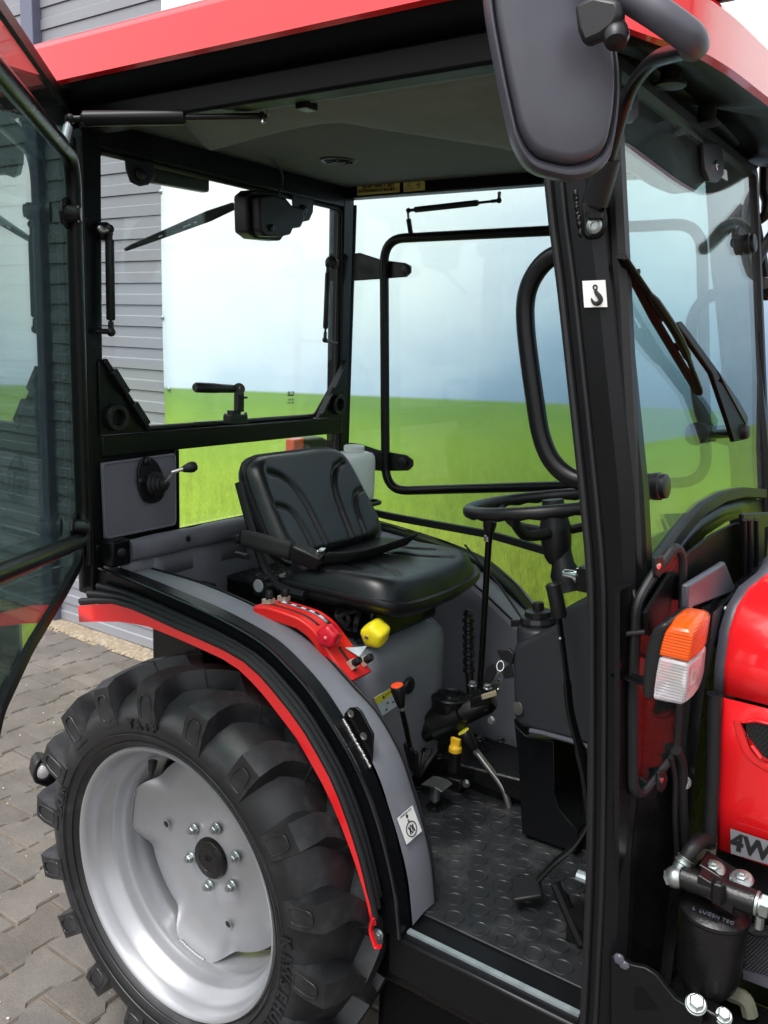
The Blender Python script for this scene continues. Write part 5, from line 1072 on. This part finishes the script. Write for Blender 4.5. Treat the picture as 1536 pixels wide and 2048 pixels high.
# mirror clamps on the pillar
pxprism('mirror_clamp', [(1160, 402), (1206, 400), (1212, 436), (1211, 460), (1196, 474), (1172, 480), (1163, 470)], -.505, .012, BLACK, T, .006)
q = MB(); q.lathe([(.012, 0), (.012, .005), (.008, .007), (.0055, .007), (.005, .004), (.0001, .004)], p(1190, 452, Y=-.506), (.1, -1, 0), 20); part('clamp_bolt', q, ZINC, T)
MN = Vector((.60, -.80, 0)).normalized(); MO = Vector((.885, -.755, 2.0)); MT = Vector((-MN.y, MN.x, 0)); mpl = lambda off=0: (MN, MO+MN*off)
def mirror_set(s):
    fx = (lambda l: l) if s < 0 else (lambda l: [Vector((v.x, -v.y, v.z)) for v in l])
    mo = fillet([p(*c, pl=mpl()) for c in ((968, -70), (975, 20), (1003, 170), (1030, 290), (1062, 340), (1150, 362), (1218, 335), (1240, 230), (1240, 120), (1215, 20), (1190, -70), (1120, -130), (1010, -130))], .03, 5, closed=True)
    cen = sum(mo, Vector())/len(mo); q = MB()
    sc = lambda k, o: fx([cen+(v-cen)*k+MN*o for v in mo])
    q.loft([sc(.97, -.030), sc(1, -.026), sc(1.0, -.004), sc(.975, .004), sc(.945, .005), sc(.905, .002), sc(.895, -.007), sc(.885, -.007), sc(.872, .010), sc(.85, .0165), sc(.80, .0185), sc(.5, .020), sc(.1, .0205)]); mi = part('mirror', q, MIRP, T, ang=50)
    q = MB(); q.loft([sc(.94, -.0305), sc(.94, -.032)]); part('mirror_glass', q, CHROME, mi)
    am = [p(1190, 415, Y=-.512), p(1213, 335, Y=-.525), p(1238, 245, Y=-.55), p(1262, 172, Y=-.585), p(1305, 118, Y=-.64), p(1392, 94, Y=-.74)]
    q = MB(); q.tube(fx(fillet(am, .05, 6)), .0125, 12, flat=.75); ma = part('mirror_arm', q, BLACK, mi)
    q = MB(); q.tube(fx([p(1190, 408, Y=-.512), p(1214, 318, Y=-.527)]), .020, 16); part('arm_sleeve', q, PLASTIC, mi)
    q = MB(); q.tube(fx([p(1190, 425, Y=-.512), p(1189, 436, Y=-.511)]), .014, 16); part('arm_sleeve', q, PLASTIC, mi)
    q = MB(); q.tube(fx(fillet([p(1388, 92, Y=-.74), p(1383, 76, Y=-.76), p(1330, 36, Y=-.78), p(1240, -20, Y=-.79), p(1180, -60, Y=-.79)], .03, 5)), .0175, 16); part('mirror_bar', q, MIRP, mi)
    cl_ = [p(*c, Y=-.80) for c in ((1160, 20), (1200, 0), (1250, 10), (1255, 40), (1240, 66), (1212, 86), (1178, 100), (1166, 70))]
    q = MB(); cl_ = fx(cl_); q.prism(cl_, (0, -.020*(1 if s < 0 else -1), 0)); part('bar_clamp', q, PLASTIC, mi, bev=.006)
    q = MB(); k_ = fx([p(1232, 88, Y=-.815), p(1232, 45, Y=-.80)]); q.lathe([(.001, 0), (.012, .002), (.015, .010), (.013, .022), (.010, .026), (.010, .04)], k_[0], k_[1]-k_[0], 16); part('clamp_knob', q, PLASTIC, mi)
    return mi
m1 = mirror_set(-1); m1['label'] = 'near mirror seen from behind'
m2 = mirror_set(1); m2['label'] = 'far mirror seen through the windscreen'
# far mirror bracket seen past the windscreen
q = MB(); q.prism(pts([(1488, 428), (1496, 414), (1510, 416), (1518, 430), (1546, 585), (1534, 602), (1516, 598)], Y=.56), (0, .015, 0)); fb = part('mirror_bracket', q, PLASTIC, T, bev=.006)
for (x, y) in ((1506, 472), (1530, 566)):
    q = MB(); q.lathe([(.013, 0), (.015, .003), (.013, .005), (.011, .003), (.0001, .003)], p(x, y, Y=.556), (0, -1, 0), 20); part('bracket_ring', q, STEEL, fb)
q = MB(); q.tube(smoothpath(pts([(1483, 295), (1495, 330), (1501, 370), (1501, 420)], Y=.55), 5), .004, 8); part('mirror_cable', q, RUB, fb)
q = MB(); q.tube(fillet(pts([(1530, 300), (1528, 385), (1534, 400), (1532, 430), (1518, 440)], Y=.60), .02), .013, 12); part('mirror_arm', q, BLACK, fb)
q = MB(); q.lathe([(.018, 0), (.018, .01), (.012, .014), (.008, .014), (.001, .012)], p(1505, 327, Y=.55), (0, -1, 0), 18); part('clamp_bolt', q, PLASTIC, fb)
# quarter pane beside the pillar
QN, QO = Vector((.95, -.30, 0)).normalized(), Vector((.962, -.475, 0)); qp = lambda l, off=0: [p(x, y, pl=(QN, QO+QN*off)) for x, y in l]
ql = [(1274, 1208), (1300, 1160), (1350, 1092), (1364, 1110), (1362, 1300), (1352, 1500), (1322, 1540), (1282, 1590), (1266, 1580), (1266, 1400)]
q = MB(); q.prism(qp(ql, .002), QN*.004); qpn = part('quarter_window', q, glass('quarter_glass', (.70, .78, .77), ior=1.38), T)
q = MB(); q.tube(fillet(qp(ql, .004), .02, closed=True), .0085, 10, closed=True); part('window_frame', q, RUB, qpn)
for c in ((1316, 1132), (1322, 1560)):
    q = MB(); o_ = qp([(c[0]-12, c[1]-18), (c[0]+4, c[1]-22), (c[0]+9, c[1]-5), (c[0]+4, c[1]+12), (c[0]-4, c[1]+24), (c[0]-12, c[1]+18)], .010); q.prism(o_, QN*.006); wc = part('window_clip', q, PLASTIC, qpn, bev=.002)
    q = MB(); q.lathe([(.005, 0), (.005, .002), (.001, .0025)], qp([c], .0165)[0], QN, 12); part('screw', q, CHROME, wc)
q = MB(); q.prism(qp([(1240, 1180), (1262, 1170), (1262, 1590), (1285, 1600), (1352, 1515), (1352, 1700), (1372, 2100), (1230, 2100), (1238, 1700)], -.004), QN*-.01); part('front_side_panel', q, DBLACK, T)
q = MB(); q.tube(smoothpath(qp([(1352, 1500), (1363, 1530), (1364, 1600), (1370, 1700), (1383, 1800)], .012), 5), .010, 10); part('panel_seal', q, RUB, T)
q = MB(); q.tube(smoothpath(qp([(1342, 1515), (1350, 1560), (1350, 1640), (1358, 1760)], .012), 5), .005, 8); part('panel_seal', q, RUB, T)
# firewall, cowl and dark machinery behind the hood
q = MB(); q.hexa([(1.00, -.34, .50), (1.02, -.34, .50), (1.02, .42, .50), (1.00, .42, .50)], [(1.00, -.34, 1.30), (1.02, -.34, 1.30), (1.02, .42, 1.30), (1.00, .42, 1.30)]); part('firewall', q, DBLACK, T)
ca = [v+Vector((.004, 0, -.012)) for v in arch]+[Vector((.915, .40, 1.36))]
q = MB(); q.grid([ca, [v+Vector((.012, 0, -.040)) for v in ca]]); part('cowl_lip', q, BLACK, T, solid=.004)
q = MB(); q.prism(pts([(1285, 1225), (1330, 1152), (1375, 1102), (1420, 1068), (1460, 1048), (1490, 1042), (1497, 1212), (1440, 1250), (1290, 1270)], X=.972), (.006, 0, 0)); part('void_panel', q, RAILB, T)  # black sheet standing in for the dark void below the arch
q = MB(); q.prism(pts([(1362, 1168), (1425, 1130), (1437, 1122), (1458, 1172), (1452, 1182), (1372, 1212), (1360, 1230)], X=1.0), (.012, 0, 0)); part('cowl_plate', q, MIRP, T, bev=.004)
q = MB(); q.prism(pts([(1476, 1026), (1560, 1022), (1560, 1050), (1520, 1054), (1518, 1200), (1482, 1200)], X=.99), (.01, 0, 0)); part('cowl_post', q, RUB, T, bev=.004)
for x_ in (1489, 1499, 1513):
    q = MB(); q.tube(pts([(x_, 1040), (x_+1, 1200)], X=1.003), .004, 8); part('post_bead', q, RUB, T)
q = MB(); c = p(1436, 1232, Y=-.24); q.lathe([(.034, -.05), (.034, 0), (.030, .007), (.026, .008), (.001, .009)], c, (0, 0, 1), 28); fc = part('fuel_cap', q, PLASTIC, T)
q = MB(); q.tube(smoothpath([c+Vector((-.022, -.012, .010)), c+Vector((-.008, -.016, .020)), c+Vector((.014, -.016, .020)), c+Vector((.026, -.010, .010))], 5), .005, 8); part('cap_handle', q, STEEL, fc)
# turn signal
sy0 = -.605
base = pts([(1284, 1392), (1286, 1330), (1293, 1270), (1308, 1230), (1332, 1208), (1364, 1212), (1340, 1260), (1318, 1330), (1306, 1400)], Y=sy0)
q = MB(); q.prism(pts([(1283, 1385), (1287, 1325), (1294, 1285), (1306, 1258), (1322, 1246), (1338, 1247), (1330, 1266), (1322, 1295), (1312, 1350), (1304, 1402), (1290, 1402)], Y=sy0), (0, .115, 0)); ts = part('turn_signal', q, PLASTIC, T, bev=.006)
yb = [(1331, 1313), (1386, 1326)]
def lens_loft(base, tops, low=()):
    q = MB(); rings = []
    for dy, dz, sh in ((0, 0, 0), (.006, .004, -.001), (.035, .012, .001), (.07, .014, .0), (.098, .008, -.003), (.108, -.002, -.010)):
        rings.append([Vector((v.x+(sh if v.x > base[0].x+.02 else 0), v.y+dy, v.z+(dz if i in tops else 0)+(-.8*sh if i in low else 0))) for i, v in enumerate(base)])
    q.loft(rings); return q
q = lens_loft(pts([(1316, 1311), (1323, 1282), (1330, 1264), (1344, 1258), (1378, 1264), (1387, 1274), (1379, 1326)], Y=sy0+.002), (2, 3, 4, 5)); part('signal_lens', q, LORG, ts, bev=.007, seg=4)
q = lens_loft(pts([(1316, 1313), (1379, 1328), (1374, 1385), (1368, 1413), (1304, 1400), (1309, 1350)], Y=sy0+.002), (), (2, 3)); part('position_lens', q, LCLR, ts, bev=.007, seg=4)
q = MB(); q.prism(pts([(1318, 1290), (1326, 1270), (1332, 1300), (1306, 1394), (1304, 1380)], Y=sy0+.01), (0, .09, 0)); part('lamp_reflector', q, REFL, ts)
q = MB(); q.cyl(p(1324, 1338, Y=sy0+.035), p(1372, 1350, Y=sy0+.035), .004, 10); q.ball(p(1376, 1350, Y=sy0+.035), .009, 12); part('bulb', q, mat('brass_bulb', (.55, .42, .2), .35, metal=.6), ts)
q = MB(); q.obox(p(1376, 1350, Y=sy0+.035), (.004, 0, 0), (0, .010, 0), (0, 0, .012)); part('bulb_holder', q, WHITE, ts, bev=.002)
q = MB(); q.prism([p(1221, 1347, Y=-.50), p(1245, 1343, Y=-.50), p(1300, 1354, Y=-.57), p(1300, 1369, Y=-.585), p(1275, 1364, Y=-.565)], (0, 0, -.004)); part('lamp_bracket', q, GALV if False else DBLACK, ts)
q = MB(); q.tube(pts([(1252, 1268), (1298, 1264)], Y=-.53), .0045, 10); part('lamp_cable', q, RUB, ts)
q = MB(); q.lathe([(.013, -.004), (.015, 0), (.014, .005), (.008, .007), (.0055, .003), (.001, .003)], p(1254, 1268, Y=-.512), (.5, -1, 0), 20); part('cable_grommet', q, RUB, ts)
# ================================================================== HOOD
hp_ = [(1438, 1696, -.305), (1440, 1600, -.307), (1445, 1500, -.31), (1450, 1392, -.31), (1453, 1330, -.305), (1462, 1262, -.29), (1477, 1215, -.265), (1500, 1178, -.225), (1536, 1150, -.17)]
E = [p(x, y, Y=Y) for x, y, Y in hp_]; E = E+[Vector((E[-1].x+.0, -.08, E[-1].z+.012)), Vector((E[-1].x+.0, 0, E[-1].z+.016))]
def hood_ring(k, X): return [Vector((v.x+X, v.y*k, .83+(v.z-.83)*(1-.07*(1-k)/.3)-X*.0)) for v in E]
lower, upper = E[:4], E[3:]
def hoodskin(name, sec, gap_low=0):
    q = MB(); rows = []
    full = sec+[Vector((v.x, -v.y, v.z)) for v in sec[::-1] if v.y < -1e-6] if sec is not lower else sec
    for X, k, zd in ((0.0, .985, -.006), (.0, 1, 0), (.006, 1.006, .001), (.3, 1.0, -.01), (.7, .97, -.05), (1.0, .9, -.12), (1.12, .8, -.2)):
        rows.append([Vector((v.x+X, v.y*k, v.z+zd*(v.z > 1.2))) for v in full])
    q.grid(rows); return part(name, q, RED, T, solid=.006, ang=60)
hood = hoodskin('hood', [E[3]+Vector((0, 0, .004))]+[v for v in E[4:]])
q = MB(); rows = []
for X, k, in ((0, .985), (0, 1), (.004, 1.006), (.3, 1.0), (.7, .97), (1.0, .9)): rows.append([Vector((v.x+X, v.y*k, v.z)) for v in lower[:-1]+[lower[-1]-Vector((0, 0, .003))]])
q.grid(rows); hsid = part('hood_side_panel', q, RED, T, solid=.006, ang=60)
q = MB(); q.grid([[Vector((v.x+X, -v.y*k, v.z)) for v in lower] for X, k in ((0, 1), (.3, 1), (.7, .97), (1.0, .9))]); part('hood_side_panel', q, RED, T, solid=.006, ang=60)
bnd = [v+Vector((-.012, .010, -.004)) for v in E[3:]]; q = MB(); q.grid([bnd, [v+Vector((.03, .012, -.006)) for v in E[3:]]]); 
q = MB(); up_ = E[3:]; q.grid([[v+Vector((-.020, .004, -.002)) for i, v in enumerate(up_)], [v+Vector((.01, .010, -.006)) for v in up_]]); part('hood_seal', q, MIRP, hood, solid=.006)
q = MB(); q.box((.70, .03, .5), (.985, .42, 1.0)); q.box((.80, -.30, .5), (.985, .03, .62)); part('void_block', q, DBLACK, T)  # black blocks added to keep the footwell void dark
q = MB(); q.box((1.06, -.285, .70), (2.1, .285, 1.24)); part('engine_block', q, DBLACK, T)
q = MB(); q.tube(pts([(1429, 1392), (1426, 1550), (1418, 1692)], Y=-.33), .0125, 14); hs2 = part('breather_hose', q, RUB, T)
q = MB(); q.lathe([(.0135, 0), (.0135, .003), (.008, .003), (.008, -.01)], p(1429, 1391, Y=-.33), (0, 0, 1), 16); part('hose_end', q, RUB, hs2)
# side grille: recessed red bezel with a black honeycomb
HY = -.3168
gb = pts([(1486, 1444), (1512, 1440), (1560, 1452), (1560, 1535), (1522, 1515), (1503, 1490)], Y=HY)
q = MB(); q.prism(gb, (0, .004, 0)); gri = part('side_grille', q, INK, hsid)
hx = MB(); cxx = []
r_ = .0042
for i in range(26):
    for j in range(22):
        x = gb[0].x-.0+i*r_*1.75+(r_*.875 if j % 2 else 0); z = gb[3].z-.004+j*r_*1.52
        q_ = in_view(Vector((x, HY, z)))
        # keep the cells inside the bezel outline
        ins = False; n_ = len(gb)
        for a in range(n_):
            v0, v1 = gb[a], gb[(a+1) % n_]
            if (v0.z > z) != (v1.z > z) and x < (v1.x-v0.x)*(z-v0.z)/(v1.z-v0.z)+v0.x: ins = not ins
        if ins: hx.tube([Vector((x+r_*math.cos(k*math.pi/3+.52), HY-.001, z+r_*math.sin(k*math.pi/3+.52))) for k in range(6)], .0008, 5, closed=True)
ho = part('honeycomb', hx, PLASTIC, hsid); ho['kind'] = 'stuff'
q = MB(); q.tube([v+Vector((0, -.001, 0)) for v in gb], .0045, 8, closed=True); part('grille_bezel', q, RED, hsid)
q = MB(); q.tube(smoothpath(pts([(1474, 1440), (1485, 1478), (1500, 1508), (1520, 1525), (1560, 1545)], Y=HY+.004), 5), .009, 8, flat=.5, ref=(0, 1, 0)); part('panel_crease', q, RED, hsid)
qd = pts([(1461, 1657), (1561, 1690), (1561, 1736), (1462, 1706)], Y=HY+.0); bd, n_ = sticker('drive_badge', qd, 0, SILV, hsid)
text('badge_letters', '4WD', .043, INK, on(qd, .235, .50, .002)+Vector((.030, 0, 0)), qd[1]-qd[0], (qd[0]-qd[3])+Vector((.018, 0, 0)), hsid, .0004, bold=.0018)
# frame rail below the hood
q = MB(); q.box((1.03, -.315, .735), (2.1, -.27, .815)); part('hood_frame', q, DBLACK, T, bev=.006)
# ================================================================== FUEL FILTER
fcx = p(1424, 1880, Y=-.40); fz1 = p(1424, 1820, Y=-.40).z; fz0 = p(1424, 1975, Y=-.40).z
q = MB(); q.lathe([(.001, fz0-.012), (.034, fz0-.008), (.047, fz0+.012), (.052, fz0+.03), (.054, fz1-.006), (.057, fz1-.002), (.057, fz1+.004), (.050, fz1+.010), (.04, fz1+.014), (.001, fz1+.016)], (fcx.x, fcx.y, 0), (0, 0, 1), 40); ff = part('fuel_filter', q, CAST, T)
ha, hb_ = p(1362, 1752, Y=-.425), p(1512, 1806, Y=-.425)
q = MB(); q.cyl(ha, hb_, .020, 20); q.obox((ha+hb_)/2+Vector((0, .012, .0)), (.03, 0, -.008), (0, .03, 0), (0, 0, .016)); part('filter_head', q, CAST, ff, bev=.002)
text('cast_lettering', 'L  LUCEN TEC', .0105, MIRP, (fcx.x+.004, fcx.y-.038, fz1+.0155), (1, 0, 0), (0, 1, .05), ff, .0012)
q = MB(); q.obox(p(1455, 1748, Y=-.39), (.042, 0, -.012), (0, .026, 0), (0, 0, .004)); fbk = part('filter_bracket', q, DBLACK, ff, bev=.003)
for (x, y) in ((1427, 1737), (1483, 1757)):
    q = MB(); q.lathe([(.0185, -.006), (.019, .0), (.016, .003), (.010, .004)], p(x, y, Y=-.40), (-.05, -.35, 1), 24); q.lathe([(.010, .003), (.010, .009), (.007, .010), (.006, .006), (.0001, .006)], p(x, y, Y=-.40), (-.05, -.35, 1), 6); part('bolt', q, ZINC, ff)
q = MB(); q.lathe([(.012, .02), (.012, -.012), (.010, -.02), (.007, -.022)], p(1437, 1782, Y=-.452), (0, .3, -1), 6); q.ball(p(1437, 1768, Y=-.455), .009, 10); part('bleed_screw', q, CAST, ff)
bj = p(1351, 1754, Y=-.43); q = MB(); q.ball(bj, .0185, 18); part('banjo_union', q, ZINC, ff)
q = MB(); d = (bj-p(1333, 1756, Y=-.43)); q.lathe([(.013, 0), (.013, .010), (.009, .012)], p(1334, 1756, Y=-.435), d, 6); part('banjo_bolt', q, ZINC, ff)
h0 = p(1359, 1737, Y=-.42); h1 = p(1372, 1716, Y=-.41); q = MB(); d = h1-h0; q.lathe([(.010, -.006), (.0125, 0), (.0125, .008), (.015, .010), (.015, .014), (.0125, .016), (.0155, .02), (.0155, d.length)], h0, d, 20); part('hose_ferrule', q, ZINC, ff)
q = MB(); q.tube(smoothpath([h1, p(1386, 1696, Y=-.40), p(1402, 1682, Y=-.37), p(1420, 1680, Y=-.33)], 6), .0125, 14); part('fuel_hose', q, RUB, ff)
d = (hb_-ha).normalized(); q = MB(); q.lathe([(.020, 0), (.020, .004), (.015, .005), (.015, .012)], hb_, d, 20); q.lathe([(.019, .008), (.019, .020), (.013, .022)], hb_, d, 6); q.lathe([(.014, .022), (.014, .034), (.017, .036), (.017, .05)], hb_, d, 6); part('pipe_fitting', q, ZINC, ff)
q = MB(); q.cyl(hb_+d*.01+Vector((0, -.01, -.015)), hb_+d*.01+Vector((0, -.01, -.035)), .007, 6); part('bolt', q, ZINC, ff)
# radiator mesh at the lower right
my = -.33; m0 = p(1490, 1850, Y=my); m1_ = p(1560, 1975, Y=my)
q = MB(); q.prism(pts([(1488, 1862), (1500, 1852), (1570, 1862), (1570, 1982), (1490, 1950)], Y=my), (0, .01, 0)); mp = part('mesh_guard', q, INK, T)
hx = MB()
for i in range(16):
    for j in range(20):
        c = Vector((m1_.x-.072+i*.0052+(.0026 if j % 2 else 0), my-.001, m1_.z+.012+j*.0048)); qv = in_view(c)
        if 1490 < qv[0] < 1565 and 1862+.2*(qv[0]-1490) < qv[1] < 1945+.3*(qv[0]-1490): hx.obox(c, (.0011, 0, .0011), (0, .0008, 0), (-.0007, 0, .0007))
mo_ = part('mesh_dots', hx, MIRP, mp); mo_['kind'] = 'stuff'
q = MB(); q.prism(pts([(1486, 1940), (1570, 1966), (1570, 1990), (1486, 1958)], Y=my-.004), (0, .004, 0)); part('guard_rail', q, MIRP, mp)
q = MB(); q.tube(smoothpath(pts([(1492, 1846), (1505, 1862), (1530, 1866), (1570, 1862)], Y=my-.012), 5), .008, 8); part('guard_hose', q, RUB, mp)
# lower bracket plate with bolts
bpx = [(1222, 1912), (1236, 1916), (1262, 1930), (1290, 1936), (1312, 1950), (1332, 1976), (1350, 1998), (1376, 2014), (1396, 2026), (1402, 2040), (1400, 2090), (1222, 2090)]
q = MB(); q.prism(pts(bpx, Y=-.505), (0, .010, 0)); bkt = part('step_bracket', q, BLACK, T, bev=.0015)
q = MB(); q.prism(pts([(1268, 1990), (1270, 1976), (1284, 1974), (1318, 2020), (1268, 2020)], Y=-.5058), (0, .0008, 0)); part('bracket_dark_patch', q, RAILB, bkt)  # black patch painted in place of a shaded cut-out
q = MB(); q.ball(p(1238, 1918, Y=-.508), .010, 8, (1, .6, 1)); q.ball(p(1248, 1930, Y=-.508), .008, 8, (1.2, .6, 1)); part('weld_bead', q, MIRP, bkt)
q = MB(); q.prism(pts([(1378, 2026), (1400, 2014), (1440, 2034), (1436, 2062), (1380, 2062)], Y=-.47), (0, .03, 0)); part('bolt_tab', q, DBLACK, bkt, bev=.004)
for (x, y, r_, Y_) in ((1392, 2008, .0125, -.50), (1447, 2032, .0105, -.46), (1368, 1566, .009, -.36)):
    q = MB(); c = p(x, y, Y=Y_); ax_ = Vector((.15, -.55, .85)) if y > 1600 else Vector((.3, -1, .15)); ax_.normalize(); q.lathe([(r_*1.35, -.006), (r_*1.35, -.001), (r_*1.2, 0)], c, ax_, 24); q.hexbolt(c, ax_, r_, .013, r_*1.25); q.cyl(c, c-ax_*.03, r_*.7, 12); part('frame_bolt', q, ZINC, T)
# chassis
q = MB(); q.box((-.35, -.20, .36), (2.0, .24, .50)); part('chassis', q, DBLACK, T, bev=.02)
q = MB(); q.box((.42, -.42, .16), (.98, -.04, .44)); part('bounce_blocker', q, RAILB, T, bev=.03)  # box added under the cab to block green bounce light
q = MB(); q.box((-.1, -.04, .20), (1.6, .44, .40)); part('underside_blocker', q, RAILB, T, bev=.02)  # second added box, keeps light off the ground beneath
q = MB(); q.box((-.2, -.46, .40), (1.05, -.30, .50)); part('cab_mount', q, DBLACK, T, bev=.01)
q = MB(); q.box((1.02, -.45, .45), (1.5, -.30, .60)); part('front_mount', q, DBLACK, T, bev=.01)
q = MB(); q.tube(smoothpath(pts([(1430, 1965), (1460, 1985), (1490, 2000), (1500, 2030)], Y=-.36), 5), .014, 8); part('drain_pipe', q, mat('olive_bracket', (.10, .10, .07), .6), T)
# ------------------------------------------------------------------ tags
def settag(o, label=None, cat=None):
    if label: o['label'] = label
    if cat: o['category'] = cat
for o in list(S.objects):
    if o.parent is None and o.type in ('MESH', 'EMPTY'):
        if o.name == 'pavement': settag(o, 'worn grey brown interlocking zigzag paving blocks in front of the wall', 'pavement')
        if o.name == 'gravel': settag(o, 'narrow tan gravel strip along the foot of the grey wall', 'gravel')
        if o.name == 'pebbles': settag(o, 'pale grit and tiny pebbles scattered on the paving blocks', 'grit')
for o in list(S.objects):          # never a fourth level
    while o.parent and o.parent.parent and o.parent.parent.parent: o.parent = o.parent.parent
print('TOP', [o.name for o in S.objects if o.parent is None], 'objects', len(S.objects))
